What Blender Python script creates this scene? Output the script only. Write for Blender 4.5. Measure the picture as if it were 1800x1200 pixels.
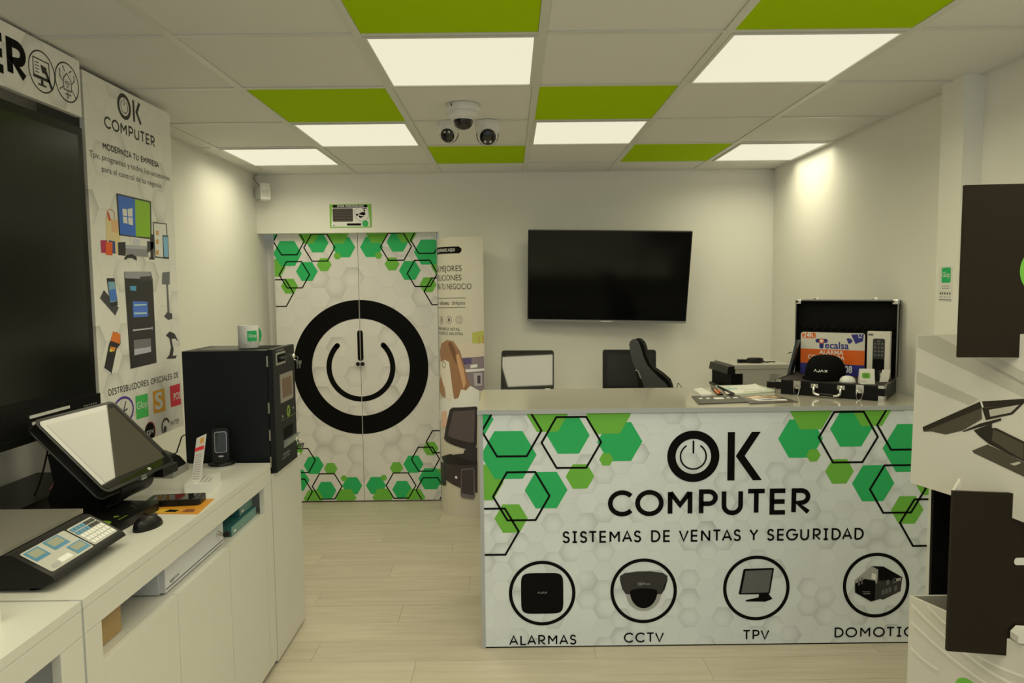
import bpy, bmesh, math, random
from mathutils import Vector as V, Matrix as M
random.seed(7)
for o in list(bpy.data.objects): bpy.data.objects.remove(o)
sc = bpy.context.scene
COL = sc.collection

# ------------------------------------------------------------------ camera
H, FPX = 1.58, 1249.7
YAW, PITCH, ROLL = .002024, .075316, -.010984
fw = V((math.sin(YAW)*math.cos(PITCH), math.cos(YAW)*math.cos(PITCH), -math.sin(PITCH)))
r0 = V((math.cos(YAW), -math.sin(YAW), 0)); u0 = r0.cross(fw)
cr, sr = math.cos(ROLL), math.sin(ROLL)
rt, up = cr*r0 + sr*u0, -sr*r0 + cr*u0
cam = bpy.data.objects.new('camera', bpy.data.cameras.new('camera')); COL.objects.link(cam)
cam.data.sensor_width = 36; cam.data.lens = FPX/1800*36; cam.data.clip_start = .05
EYE = V((0, 0, H))
cam.matrix_world = M(((rt.x, up.x, -fw.x, 0), (rt.y, up.y, -fw.y, 0), (rt.z, up.z, -fw.z, H), (0, 0, 0, 1)))
sc.camera = cam

# ------------------------------------------------------------------ daylight from the shop front, exposure
w = bpy.data.worlds.new('world'); sc.world = w; w.use_nodes = True
w.node_tree.nodes['Background'].inputs[0].default_value = (.80, .92, 1, 1)
w.node_tree.nodes['Background'].inputs[1].default_value = .72
sc.view_settings.view_transform = 'Standard'; sc.view_settings.look = 'None'
sc.view_settings.exposure = 0; sc.view_settings.gamma = 1
sc.view_settings.use_curve_mapping = False
LAMP_W = 4.25                       # each LED ceiling panel
LAMP_C = (1, .925, .62)

# ------------------------------------------------------------------ photo measurement helpers
def ray(x, y): return fw + rt*((x-900)/FPX) + up*((600-y)/FPX)
def hit(x, y, o, n):
    d = ray(x, y); return EYE + d*((V(o)-EYE).dot(n)/d.dot(n))
def onz(x, y, z): return hit(x, y, (0, 0, z), V((0, 0, 1)))
def onx(x, y, X): return hit(x, y, (X, 0, 0), V((1, 0, 0)))
def ony(x, y, Y): return hit(x, y, (0, Y, 0), V((0, 1, 0)))

# ------------------------------------------------------------------ materials
def lin(c): c /= 255; return c/12.92 if c <= .04045 else ((c+.055)/1.055)**2.4
MC = {}
def mat(name, rgb, rough=.5, metal=0, ior=1.5, emit=None, bump=0, bscale=40, var=0, coat=0):
    if name in MC: return MC[name]
    m = bpy.data.materials.new(name); m.use_nodes = True; nt = m.node_tree; N = nt.nodes; L = nt.links
    b = N['Principled BSDF']
    b.inputs['Base Color'].default_value = (*rgb, 1); b.inputs['Roughness'].default_value = rough
    b.inputs['Metallic'].default_value = metal; b.inputs['IOR'].default_value = ior
    b.inputs['Coat Weight'].default_value = coat; b.inputs['Coat Roughness'].default_value = .03
    if emit:
        b.inputs['Emission Color'].default_value = (*emit, 1); b.inputs['Emission Strength'].default_value = 1
    if bump or var:
        tc = N.new('ShaderNodeTexCoord'); no = N.new('ShaderNodeTexNoise'); no.inputs['Scale'].default_value = bscale
        no.inputs['Detail'].default_value = 4
        L.new(tc.outputs['Object'], no.inputs['Vector'])
        if bump:
            bp = N.new('ShaderNodeBump'); bp.inputs['Strength'].default_value = bump; bp.inputs['Distance'].default_value = .002
            L.new(no.outputs['Fac'], bp.inputs['Height']); L.new(bp.outputs[0], b.inputs['Normal'])
        if var:
            mx = N.new('ShaderNodeMix'); mx.data_type = 'RGBA'
            mx.inputs['A'].default_value = (*[c*(1-var) for c in rgb], 1); mx.inputs['B'].default_value = (*[min(1, c*(1+var)) for c in rgb], 1)
            L.new(no.outputs['Fac'], mx.inputs['Factor']); L.new(mx.outputs['Result'], b.inputs['Base Color'])
    MC[name] = m; return m
EL = (.56, .53, .38)
def ink(r, g, b, rough=.45):       # printed colour from its colour in the photo, under the room's light
    return mat('ink_%d_%d_%d' % (r, g, b), tuple(min(.9, lin(c)/e) for c, e in zip((r, g, b), EL)), rough)

WALL = mat('wall_paint', (.86, .85, .80), .6, bump=.08, bscale=160)
CEIL = mat('ceiling_tile_white', (.80, .79, .77), .8, bump=.15, bscale=220)
CGREEN = mat('ceiling_tile_green', (.44, .66, .0), .85, ior=1.15, bump=.1, bscale=220)
RAIL = mat('rail_white', (.72, .72, .68), .4)
CABW = mat('cabinet_white', (.72, .715, .68), .35, var=.02, bscale=6)
CABIN = mat('cabinet_inside', (.66, .66, .64), .5)
BLACK = mat('black_plastic', (.008, .008, .008), .34, ior=1.36)
MATTE = mat('black_matte', (.005, .005, .005), .7, ior=1.22, bump=.1, bscale=300)
DARK = mat('dark_steel', (.010, .0125, .015), .45, ior=1.33, bump=.06, bscale=500)
SCREEN = mat('screen_glass', (.012, .012, .012), .03, ior=1.75)
SCREENM = mat('screen_matte', (.020, .019, .017), .25, ior=1.3)
BOARDGL = mat('board_glass', (.010, .011, .009), .22, ior=1.5)
CHROME = mat('chrome', (.75, .74, .72), .15, 1)
STEEL = mat('brushed_steel', (.50, .49, .45), .30, 1)
PLATE = mat('plate_steel', (.42, .40, .35), .33, .55)
SILVER = mat('silver_plastic', (.52, .53, .54), .3, .6)
WHITEP = mat('white_plastic', (.78, .78, .77), .3)
GREYP = mat('grey_plastic', (.34, .34, .33), .45)
PRGREY = mat('printer_grey', (.52, .51, .47), .5)
DKGREY = mat('dark_grey_plastic', (.07, .07, .07), .45)
TOPM = mat('worktop', (.44, .42, .36), .09, ior=1.5, var=.015, bscale=8)
EDGE = mat('worktop_edge', (.44, .46, .50), .35)
PAPER = mat('paper_white', (.78, .77, .74), .6)
CARDW = mat('card_white', (.66, .64, .60), .5)
CARDS = mat('card_stripe', (.50, .485, .44), .5)
CARDHI = mat('card_pale_stripe', (.80, .79, .74), .5)
CARDK = mat('card_black', (.020, .014, .009), .5, ior=1.25)
CARDB = mat('cardboard', (.42, .28, .13), .7, var=.1, bscale=12)
TEAL = mat('teal_card', (.035, .17, .18), .5)
INK = mat('ink_black', (.004, .004, .004), .55, ior=1.18)
PG = mat('print_green', (.034, .49, .155), .45, ior=1.3)
PL = mat('print_lime', (.18, .52, .07), .45, ior=1.3)
PWHITE = mat('print_white', (.84, .84, .84), .4)
GLASS = mat('lens_dark', (.006, .006, .007), .05, ior=1.6)

def hexmat(name, iu, iv, size, base, dark, amp=1.0, rough=.35):
    """flat print of pale raised hexagons, flat edge on top"""
    m = bpy.data.materials.new(name); m.use_nodes = True; nt = m.node_tree; N = nt.nodes; L = nt.links
    b = N['Principled BSDF']; b.inputs['Roughness'].default_value = rough
    def vm(op, a, c=None, **k):
        n = N.new('ShaderNodeVectorMath'); n.operation = op
        for i, x in enumerate((a, c)):
            if x is None: continue
            if isinstance(x, tuple): n.inputs[i].default_value = x
            else: L.new(x, n.inputs[i])
        return n.outputs['Value'] if op in ('LENGTH', 'DOT_PRODUCT') else n.outputs['Vector']
    def mm(op, a, c=None, d=None, clamp=False):
        n = N.new('ShaderNodeMath'); n.operation = op; n.use_clamp = clamp
        for i, x in enumerate((a, c, d)):
            if x is None: continue
            if isinstance(x, (int, float)): n.inputs[i].default_value = x
            else: L.new(x, n.inputs[i])
        return n.outputs[0]
    tc = N.new('ShaderNodeTexCoord'); sp = N.new('ShaderNodeSeparateXYZ'); L.new(tc.outputs['Object'], sp.inputs[0])
    def layer(size, off):
        cb = N.new('ShaderNodeCombineXYZ'); L.new(sp.outputs[iv], cb.inputs[0]); L.new(sp.outputs[iu], cb.inputs[1])
        s = 1/size
        p = vm('ADD', vm('MULTIPLY', cb.outputs[0], (s, s, 0)), off)
        r, h = (1, 1.7320508, 1), (.5, .8660254, 0)
        a = vm('SUBTRACT', vm('MODULO', p, r), h); c = vm('SUBTRACT', vm('MODULO', vm('SUBTRACT', p, h), r), h)
        f = mm('LESS_THAN', vm('LENGTH', a), vm('LENGTH', c))
        mx = N.new('ShaderNodeMix'); mx.data_type = 'VECTOR'; L.new(f, mx.inputs[0]); L.new(c, mx.inputs[4]); L.new(a, mx.inputs[5])
        g = mx.outputs[1]
        idv = vm('SUBTRACT', p, g)
        wn = N.new('ShaderNodeTexWhiteNoise'); wn.noise_dimensions = '3D'
        L.new(vm('MULTIPLY', vm('SNAP', vm('ADD', idv, (.01, .01, 0)), (.25, .25, 1)), (3.1, 2.7, 1)), wn.inputs['Vector'])
        s2 = N.new('ShaderNodeSeparateColor'); L.new(wn.outputs['Color'], s2.inputs[0])
        ab = vm('ABSOLUTE', g); sx = N.new('ShaderNodeSeparateXYZ'); L.new(ab, sx.inputs[0])
        e = mm('MAXIMUM', sx.outputs[0], vm('DOT_PRODUCT', ab, (.5, .8660254, 0)))
        return g, s2, e
    g, rnd, e = layer(size, (101, 173.3, 0))
    # per-cell tilt gradient, printed soft shade along some edges
    dirv = N.new('ShaderNodeCombineXYZ')
    L.new(mm('SUBTRACT', rnd.outputs[1], .35), dirv.inputs[0]); L.new(mm('SUBTRACT', rnd.outputs[2], .5), dirv.inputs[1])
    grad = vm('DOT_PRODUCT', g, dirv.outputs[0])
    low = mm('GREATER_THAN', rnd.outputs[0], .62)
    ed = mm('MULTIPLY', mm('SUBTRACT', e, .455), 22, clamp=True)
    ed = mm('MULTIPLY', mm('MULTIPLY', ed, ed), mm('ADD', mm('MULTIPLY', rnd.outputs[1], .35), .08))
    soft = mm('MULTIPLY', mm('MULTIPLY', mm('SUBTRACT', e, .2), 3.2, clamp=True), mm('MULTIPLY', low, .42))
    t = mm('ADD', mm('ADD', ed, soft), mm('MULTIPLY', mm('ADD', grad, 0), mm('ADD', mm('MULTIPLY', low, 1.2), .22)))
    t = mm('MULTIPLY', mm('ADD', t, mm('MULTIPLY', rnd.outputs[2], .16)), amp, clamp=True)
    mx = N.new('ShaderNodeMix'); mx.data_type = 'RGBA'; L.new(t, mx.inputs['Factor'])
    mx.inputs['A'].default_value = (*base, 1); mx.inputs['B'].default_value = (*dark, 1)
    L.new(mx.outputs['Result'], b.inputs['Base Color'])
    return m
HEXC = hexmat('counter_hexagon_print', 0, 2, .086, (.80, .86, .94), (.40, .43, .47), .62)
HEXD = hexmat('door_hexagon_print', 0, 2, .145, (.82, .80, .80), (.42, .41, .43), .62)
HEXP = hexmat('poster_hexagon_print', 1, 2, .125, (.95, .94, .92), (.46, .46, .47), .6, .3)

def woodmat():
    m = bpy.data.materials.new('pale_wood'); m.use_nodes = True; nt = m.node_tree; N = nt.nodes; L = nt.links
    b = N['Principled BSDF']; b.inputs['Roughness'].default_value = .42
    tc = N.new('ShaderNodeTexCoord'); oi = N.new('ShaderNodeObjectInfo')
    ad = N.new('ShaderNodeVectorMath'); ad.operation = 'ADD'
    cb = N.new('ShaderNodeCombineXYZ'); mu = N.new('ShaderNodeMath'); mu.operation = 'MULTIPLY'; mu.inputs[1].default_value = 37
    L.new(oi.outputs['Random'], mu.inputs[0]); L.new(mu.outputs[0], cb.inputs[1]); L.new(mu.outputs[0], cb.inputs[0])
    L.new(tc.outputs['Object'], ad.inputs[0]); L.new(cb.outputs[0], ad.inputs[1])
    mp = N.new('ShaderNodeMapping'); mp.inputs['Scale'].default_value = (1.6, 16, 1); L.new(ad.outputs[0], mp.inputs[0])
    n1 = N.new('ShaderNodeTexNoise'); n1.inputs['Scale'].default_value = 1.6; n1.inputs['Detail'].default_value = 7; n1.inputs['Roughness'].default_value = .6
    L.new(mp.outputs[0], n1.inputs['Vector'])
    rp = N.new('ShaderNodeValToRGB'); rp.color_ramp.elements[0].position = .28; rp.color_ramp.elements[1].position = .72
    rp.color_ramp.elements[0].color = (.52, .46, .37, 1); rp.color_ramp.elements[1].color = (.63, .585, .485, 1)
    L.new(n1.outputs['Fac'], rp.inputs[0])
    hs = N.new('ShaderNodeHueSaturation'); v = N.new('ShaderNodeMath'); v.operation = 'MULTIPLY_ADD'; v.inputs[1].default_value = .10; v.inputs[2].default_value = .95
    L.new(oi.outputs['Random'], v.inputs[0]); L.new(v.outputs[0], hs.inputs['Value']); L.new(rp.outputs[0], hs.inputs['Color'])
    L.new(hs.outputs[0], b.inputs['Base Color'])
    return m
WOOD = woodmat()

# ------------------------------------------------------------------ object helpers
WM = {}
def mw(o): return WM.get(o.name, M.Identity(4)) if o else M.Identity(4)
def tag(o, label=None, cat=None, group=None, kind=None):
    if label: o['label'] = label
    if cat: o['category'] = cat
    if group: o['group'] = group
    if kind: o['kind'] = kind
    return o
def thing(name, label, cat, loc=(0, 0, 0), rz=0, group=None, rx=0, ry=0):
    o = bpy.data.objects.new(name, None); COL.objects.link(o); o.empty_display_size = .05
    Mx = M.Translation(loc) @ M.Rotation(rz, 4, 'Z') @ M.Rotation(ry, 4, 'Y') @ M.Rotation(rx, 4, 'X')
    o.matrix_world = Mx; WM[o.name] = Mx
    return tag(o, label, cat, group)
def link(name, me, parent=None, loc=None):
    o = bpy.data.objects.new(name, me); COL.objects.link(o)
    if parent: o.parent = parent
    WM[o.name] = mw(parent)
    return o
def obj(name, bm, m, parent=None, world=False, smooth=False, bev=0, seg=2):
    if bev:
        bmesh.ops.bevel(bm, geom=[e for e in bm.edges if len(e.link_faces) == 2 and e.calc_face_angle(0) > .6], offset=bev, segments=seg, profile=.5, affect='EDGES', clamp_overlap=True)
    if world and parent: bmesh.ops.transform(bm, matrix=mw(parent).inverted(), verts=bm.verts)
    bmesh.ops.recalc_face_normals(bm, faces=bm.faces)
    me = bpy.data.meshes.new(name); bm.to_mesh(me); bm.free()
    if smooth or bev:
        for p in me.polygons: p.use_smooth = True
        me.set_sharp_from_angle(angle=math.radians(40 if smooth else 30))
    for x in (m if isinstance(m, (list, tuple)) else [m]): me.materials.append(x)
    return link(name, me, parent)
def BM(): return bmesh.new()
def abox(bm, a, b, mi=0):
    x0, y0, z0 = [min(p, q) for p, q in zip(a, b)]; x1, y1, z1 = [max(p, q) for p, q in zip(a, b)]
    vs = [bm.verts.new(p) for p in ((x0, y0, z0), (x1, y0, z0), (x1, y1, z0), (x0, y1, z0), (x0, y0, z1), (x1, y0, z1), (x1, y1, z1), (x0, y1, z1))]
    for f in ((0, 3, 2, 1), (4, 5, 6, 7), (0, 1, 5, 4), (1, 2, 6, 5), (2, 3, 7, 6), (3, 0, 4, 7)):
        bm.faces.new([vs[i] for i in f]).material_index = mi
    return bm
def box(a, b): return abox(BM(), a, b)
def prism(pts, off, bm=None):            # polygon of 3D points pushed along off
    bm = bm or BM(); off = V(off)
    A = [bm.verts.new(V(p)) for p in pts]; B = [bm.verts.new(V(p)+off) for p in pts]; n = len(pts)
    bm.faces.new(A); bm.faces.new(B[::-1])
    for i in range(n): bm.faces.new((A[i], A[(i+1) % n], B[(i+1) % n], B[i]))
    return bm
def lathe(prof, n=32, c=(0, 0, 0), bm=None, axis=None):
    bm = bm or BM(); rings = []
    R = V((0, 0, 1)).rotation_difference(V(axis)).to_matrix() if axis else M.Identity(3)
    for r, z in prof:
        if r < 1e-6: rings.append([bm.verts.new(V(c)+R @ V((0, 0, z)))])
        else: rings.append([bm.verts.new(V(c)+R @ V((r*math.cos(2*math.pi*i/n), r*math.sin(2*math.pi*i/n), z))) for i in range(n)])
    for a, b in zip(rings, rings[1:]):
        for i in range(n):
            j = (i+1) % n
            if len(a) == 1 and len(b) == 1: continue
            if len(a) == 1: bm.faces.new((a[0], b[j], b[i]))
            elif len(b) == 1: bm.faces.new((a[i], a[j], b[0]))
            else: bm.faces.new((a[i], a[j], b[j], b[i]))
    if len(rings[0]) > 1: bm.faces.new(rings[0][::-1])
    if len(rings[-1]) > 1: bm.faces.new(rings[-1])
    return bm
def spline(P, k=8):
    P = [V(p) for p in P]; out = []
    for i in range(len(P)-1):
        a, b, c, d = P[max(i-1, 0)], P[i], P[i+1], P[min(i+2, len(P)-1)]
        for t in range(k):
            t /= k
            out.append(.5*((2*b)+(c-a)*t+(2*a-5*b+4*c-d)*t*t+(3*b-a-3*c+d)*t**3))
    return out+[P[-1]]
def tube(path, r, n=8, bm=None, closed=False):
    bm = bm or BM(); path = [V(p) for p in path]; rings = []; N_ = len(path); ref = None
    for i, p in enumerate(path):
        a = path[(i-1) % N_] if closed or i else p; b = path[(i+1) % N_] if closed or i < N_-1 else p
        t = (b-a).normalized()
        if ref is None: ref = t.orthogonal().normalized()
        ref = (ref - t*ref.dot(t)).normalized(); bi = t.cross(ref)
        rings.append([bm.verts.new(p + (ref*math.cos(2*math.pi*k/n)+bi*math.sin(2*math.pi*k/n))*r) for k in range(n)])
    for i in range(N_ if closed else N_-1):
        a, b = rings[i], rings[(i+1) % N_]
        for k in range(n): bm.faces.new((a[k], a[(k+1) % n], b[(k+1) % n], b[k]))
    if not closed: bm.faces.new(rings[0][::-1]); bm.faces.new(rings[-1])
    return bm
def rrect(x0, y0, x1, y1, r, n=5):
    out = []
    for cx, cy, a in ((x1-r, y1-r, 0), (x0+r, y1-r, 90), (x0+r, y0+r, 180), (x1-r, y0+r, 270)):
        for k in range(n+1):
            t = math.radians(a+90*k/n); out.append((cx+r*math.cos(t), cy+r*math.sin(t)))
    return out
def slab(pts2, f, a, b):                 # 2D outline mapped by f(u,v,w) between w=a and w=b
    bm = BM(); A = [bm.verts.new(f(u, v, a)) for u, v in pts2]; B = [bm.verts.new(f(u, v, b)) for u, v in pts2]; n = len(A)
    bm.faces.new(A); bm.faces.new(B[::-1])
    for i in range(n): bm.faces.new((A[i], A[(i+1) % n], B[(i+1) % n], B[i]))
    return bm

# ------------------------------------------------------------------ flat print: polygons, strokes and lettering on a plane
def arc(cx, cy, rx, ry, a0, a1, n=16):
    return [(cx+rx*math.cos(math.radians(a0+(a1-a0)*i/n)), cy+ry*math.sin(math.radians(a0+(a1-a0)*i/n))) for i in range(n+1)]
S_ = [(.56, .82)]+arc(.31, .76, .245, .24, 40, 180, 8)[1:]+[(.075, .66), (.15, .565), (.31, .51), (.48, .455)]+arc(.31, .25, .27, .25, 18, -90, 7)+arc(.31, .25, .29, .25, -95, -160, 5)
GL = {'O': (1.0, [arc(.5, .5, .5, .5, 0, 360, 36)+[('c',)]]), 'C': (.90, [arc(.5, .5, .5, .5, 42, 318, 28)]),
 'K': (.66, [[(0, 0), (0, 1)], [(.58, 1), (.13, .5), (.62, 0)]]), 'M': (.84, [[(0, 0), (0, 1)], [(.84, 1), (.84, 0)], [(.02, .97), (.42, .40), (.82, .97)]]),
 'P': (.60, [[(0, 0), (0, 1), (.32, 1)]+arc(.32, .72, .28, .28, 90, -90, 10)+[(0, .44)]]),
 'U': (.70, [[(0, 1), (0, .35)]+arc(.35, .35, .35, .35, 180, 360, 14)+[(.7, 1)]]), 'T': (.70, [[(0, 1), (.7, 1)], [(.35, 1), (.35, 0)]]),
 'E': (.56, [[(.56, 1), (0, 1), (0, 0), (.56, 0)], [(0, .5), (.54, .5)]]),
 'R': (.64, [[(0, 0), (0, 1), (.32, 1)]+arc(.32, .72, .28, .28, 90, -90, 10)+[(.14, .44), (.62, 0)]]),
 'S': (.60, [S_]), 'I': (.44, [[(0, 1), (.44, 1)], [(.22, 1), (.22, 0)], [(0, 0), (.44, 0)]]),
 'D': (.74, [[(0, 0), (0, 1), (.26, 1)]+arc(.26, .5, .48, .5, 90, -90, 16)+[(0, 0)]]),
 'V': (.80, [[(0, 1), (.4, 0), (.8, 1)]]), 'N': (.74, [[(0, 0), (0, 1)], [(.74, 0), (.74, 1)], [(.02, .97), (.72, .03)]]),
 'A': (.84, [[(0, 0), (.42, 1), (.84, 0)], [(.14, .32), (.70, .32)]]), 'Y': (.72, [[(0, 1), (.36, .5), (.72, 1)], [(.36, .5), (.36, 0)]]),
 'G': (.94, [arc(.5, .5, .5, .5, 45, 360, 26)+[(.56, .5)]]), 'L': (.52, [[(0, 1), (0, 0), (.52, 0)]]),
 'Z': (.66, [[(0, 1), (.66, 1), (0, 0), (.66, 0)]]), 'J': (.5, [[(.5, 1), (.5, .25)]+arc(.25, .25, .25, .25, 0, -180, 8)]),
 'F': (.54, [[(.54, 1), (0, 1), (0, 0)], [(0, .5), (.5, .5)]]), 'B': (.6, [[(0, 0), (0, 1), (.3, 1)]+arc(.3, .76, .25, .24, 90, -90, 8)+[(0, .52), (.32, .52)]+arc(.32, .26, .28, .26, 90, -90, 8)+[(0, 0)]]),
 'X': (.7, [[(0, 0), (.7, 1)], [(0, 1), (.7, 0)]]), ' ': (.38, []), 'Λ': (.8, [[(0, 0), (.4, 1), (.8, 0)]])}
SBL_ = dict.fromkeys('BDEFKLMNPRU', .16); SBL_.update(dict.fromkeys('OCGQ', .05)); SBL_.update(dict.fromkeys('TAVYΛJ', 0)); SBL_.update(dict.fromkeys('SIXZ', .06))
SBR_ = dict.fromkeys('MNU', .16); SBR_.update(dict.fromkeys('ODG', .06)); SBR_.update(dict.fromkeys('TAVYLΛ', 0))
def lsb(c): return SBL_.get(c, .05)
def rsb(c): return SBR_.get(c, .05)
def twid(q, gap): return sum(GL[c][0] for c in q)+gap*(len(q)-1)+sum(rsb(a)+lsb(b) for a, b in zip(q, q[1:]))
def stroke_quads(pts, t, closed=False):
    P = []
    for p in pts:
        if not P or (V(p[:2])-P[-1]).length > 1e-5: P.append(V(p[:2]))
    n = len(P); L_, R_ = [], []
    for i in range(n):
        a = P[i-1] if (i or closed) else None; b = P[(i+1) % n] if (i < n-1 or closed) else None
        d1 = (P[i]-a).normalized() if a is not None else None; d2 = (b-P[i]).normalized() if b is not None else None
        if d1 is None: d1 = d2
        if d2 is None: d2 = d1
        n1, n2 = V((-d1.y, d1.x)), V((-d2.y, d2.x)); m_ = (n1+n2)
        m_ = m_.normalized() if m_.length > 1e-6 else n1
        k = min(1.5, 1/max(.2, m_.dot(n1)))
        L_.append(P[i]+m_*t/2*k); R_.append(P[i]-m_*t/2*k)
    return [[L_[i], L_[(i+1) % n], R_[(i+1) % n], R_[i]] for i in range(n if closed else n-1)]
def clip_poly(pts, rect):
    x0, y0, x1, y1 = rect
    for ax, s, lim in ((0, 1, x0), (0, -1, -x1), (1, 1, y0), (1, -1, -y1)):
        out = []
        for i in range(len(pts)):
            a, b = pts[i-1], pts[i]; da, db = s*a[ax]-lim, s*b[ax]-lim
            if (da >= 0) != (db >= 0):
                t = da/(da-db); out.append((a[0]+(b[0]-a[0])*t, a[1]+(b[1]-a[1])*t))
            if db >= 0: out.append((b[0], b[1]))
        pts = out
        if not pts: return pts
    return pts
class Print:
    """collects flat print on a plane (origin o, axes ux right, uy up, n towards the viewer)"""
    def __init__(s, o, ux, uy, clip=None, bend=None, step=.0003):
        s.o, s.ux, s.uy = V(o), V(ux).normalized(), V(uy).normalized(); s.n = s.ux.cross(s.uy); s.clip = clip; s.f = []; s.bend = bend; s.step = step
    def px(s, x, y):
        p = hit(x, y, s.o, s.n)-s.o; return p.dot(s.ux), p.dot(s.uy)
    def pxs(s, L): return [s.px(*p) for p in L]
    def P(s, u, v, w): return s.bend(u, v, w) if s.bend else s.o+s.ux*u+s.uy*v+s.n*w
    def poly(s, pts, m, lay=1):
        if s.clip: pts = clip_poly([tuple(p) for p in pts], s.clip)
        if len(pts) > 2: s.f.append(([tuple(p)[:2] for p in pts], m, lay))
    def pp(s, pxl, m, lay=1): s.poly(s.pxs(pxl), m, lay)
    def rect(s, u0, v0, u1, v1, m, lay=1): s.poly([(u0, v0), (u1, v0), (u1, v1), (u0, v1)], m, lay)
    def rr(s, u0, v0, u1, v1, r, m, lay=1): s.poly(rrect(u0, v0, u1, v1, r), m, lay)
    def disc(s, u, v, r, m, lay=1, ry=None, n=40): s.poly(arc(u, v, r, ry or r, 0, 360, n)[:-1], m, lay)
    def stroke(s, pts, t, m, lay=1, closed=False, cap=False):
        for q in stroke_quads(pts, t, closed): s.poly(q, m, lay)
        if cap:
            for e in (pts[0], pts[-1]): s.disc(e[0], e[1], t/2, m, lay, n=14)
    def ring(s, u, v, r, t, m, lay=1, n=64): s.stroke(arc(u, v, r, r, 0, 360, n)[:-1], t, m, lay, True)
    def hexa(s, u, v, r, m, lay=1): s.poly(arc(u, v, r, r, 0, 360, 6)[:-1], m, lay)
    def hexo(s, u, v, r, t, m, lay=3): s.stroke(arc(u, v, r, r, 0, 360, 6)[:-1], t, m, lay, True)
    def letters(s, txt, u0, u1, v, h, t, m, lay=4, gap=.15):
        wd = twid(txt, gap)
        k = (u1-u0-t)/wd; x = u0+t/2; h = h-t
        for ci, c in enumerate(txt):
            for st in GL[c][1]:
                cl = st[-1] == ('c',); q = [(x+a[0]*k, v+t/2+a[1]*h) for a in st if a != ('c',)]
                if cl: q = q[:-1]
                s.stroke(q, t, m, lay, cl)
            x += (GL[c][0]+gap+(rsb(c)+lsb(txt[ci+1]) if ci < len(txt)-1 else 0))*k
    def font(s, txt, u0, u1, v, h, m, lay=4, bold=0):
        me = font_mesh(txt, bold); xs = [p.co.x for p in me.vertices]; a, b = min(xs), max(xs); k = (u1-u0)/(b-a)
        for p in me.polygons:
            s.poly([(u0+(me.vertices[i].co.x-a)*k, v+me.vertices[i].co.y*h/.69) for i in p.vertices], m, lay)
        bpy.data.meshes.remove(me)
    def pxfont(s, txt, a, b, hpx, m, lay=4, bold=0, stroke=0):   # baseline from pixel a to pixel b, cap height in pixels
        p, q = s.px(*a), s.px(*b); mid = ((a[0]+b[0])/2, (a[1]+b[1])/2); c0, c1 = s.px(*mid), s.px(mid[0], mid[1]-hpx)
        if stroke: s.letters(txt, p[0], q[0], (p[1]+q[1])/2, c1[1]-c0[1], (c1[1]-c0[1])*stroke, m, lay)
        else: s.font(txt, p[0], q[0], (p[1]+q[1])/2, c1[1]-c0[1], m, lay, bold)
    def build(s, name, parent, label=None):
        bm = BM(); mats = []
        for pts, m, lay in s.f:
            if m not in mats: mats.append(m)
            vs = [bm.verts.new(s.P(u, v, lay*s.step)) for u, v in pts]
            try: f = bm.faces.new(vs)
            except ValueError: continue
            f.material_index = mats.index(m)
        bm.normal_update()
        if parent: bmesh.ops.transform(bm, matrix=mw(parent).inverted(), verts=bm.verts)
        me = bpy.data.meshes.new(name); bm.to_mesh(me); bm.free()
        for m in mats: me.materials.append(m)
        o = link(name, me, parent)
        if label: o['label'] = label
        s.f = []
        return o
def font_mesh(txt, bold=0):
    cu = bpy.data.curves.new('t', 'FONT'); cu.body = txt; cu.size = 1; cu.offset = bold; cu.resolution_u = 3
    o = bpy.data.objects.new('t', cu); COL.objects.link(o)
    dg = bpy.context.evaluated_depsgraph_get(); me = bpy.data.meshes.new_from_object(o.evaluated_get(dg))
    bpy.data.objects.remove(o); bpy.data.curves.remove(cu)
    return me
def copy_tree(o, Mx, parent=None):
    c = o.copy(); COL.objects.link(c)
    if parent: c.parent = parent
    else: c.matrix_world = Mx
    WM[c.name] = Mx
    for ch in o.children: copy_tree(ch, Mx, c)
    return c

# ================================================================== THE ROOM
ZC, XL, XR, YB, YD, YF = 2.397, -1.80, 1.885, 5.12, 5.20, -2.6
S = 'structure'
fl = tag(obj('floor', box((XL-.3, YF, -.06), (XR+.3, 5.6, -.004)), mat('floor_base', (.50, .45, .36), .5)), kind=S)
PW, PLEN = .178, 1.22
pm = None; row = 0; y = 1.85
while y < YD:
    x = XL-.02-PLEN*((row*.37) % 1)
    y1 = min(y+PW, YD+.02)
    while x < XR:
        a, b = max(x, XL-.02), min(x+PLEN, XR+.02)
        if b-a > .03:
            o = obj('plank', box((a+.0006, y+.0006, -.004), (b-.0006, y1-.0006, 0)), WOOD, fl)
        x += PLEN
    y += PW; row += 1

ce = tag(obj('ceiling', box((XL-.2, YF, ZC+.02), (XR+.2, YB+.2, ZC+.08)), CEIL), kind=S)
GX, GY, TS, RW = -.485, 2.36, .6, .030
xs = [XL]+[GX+TS*k for k in (-2, -1, 0, 1, 2, 3)]+[XR]
ys = [GY+TS*k for k in range(-8, 5)]+[YB]
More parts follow.
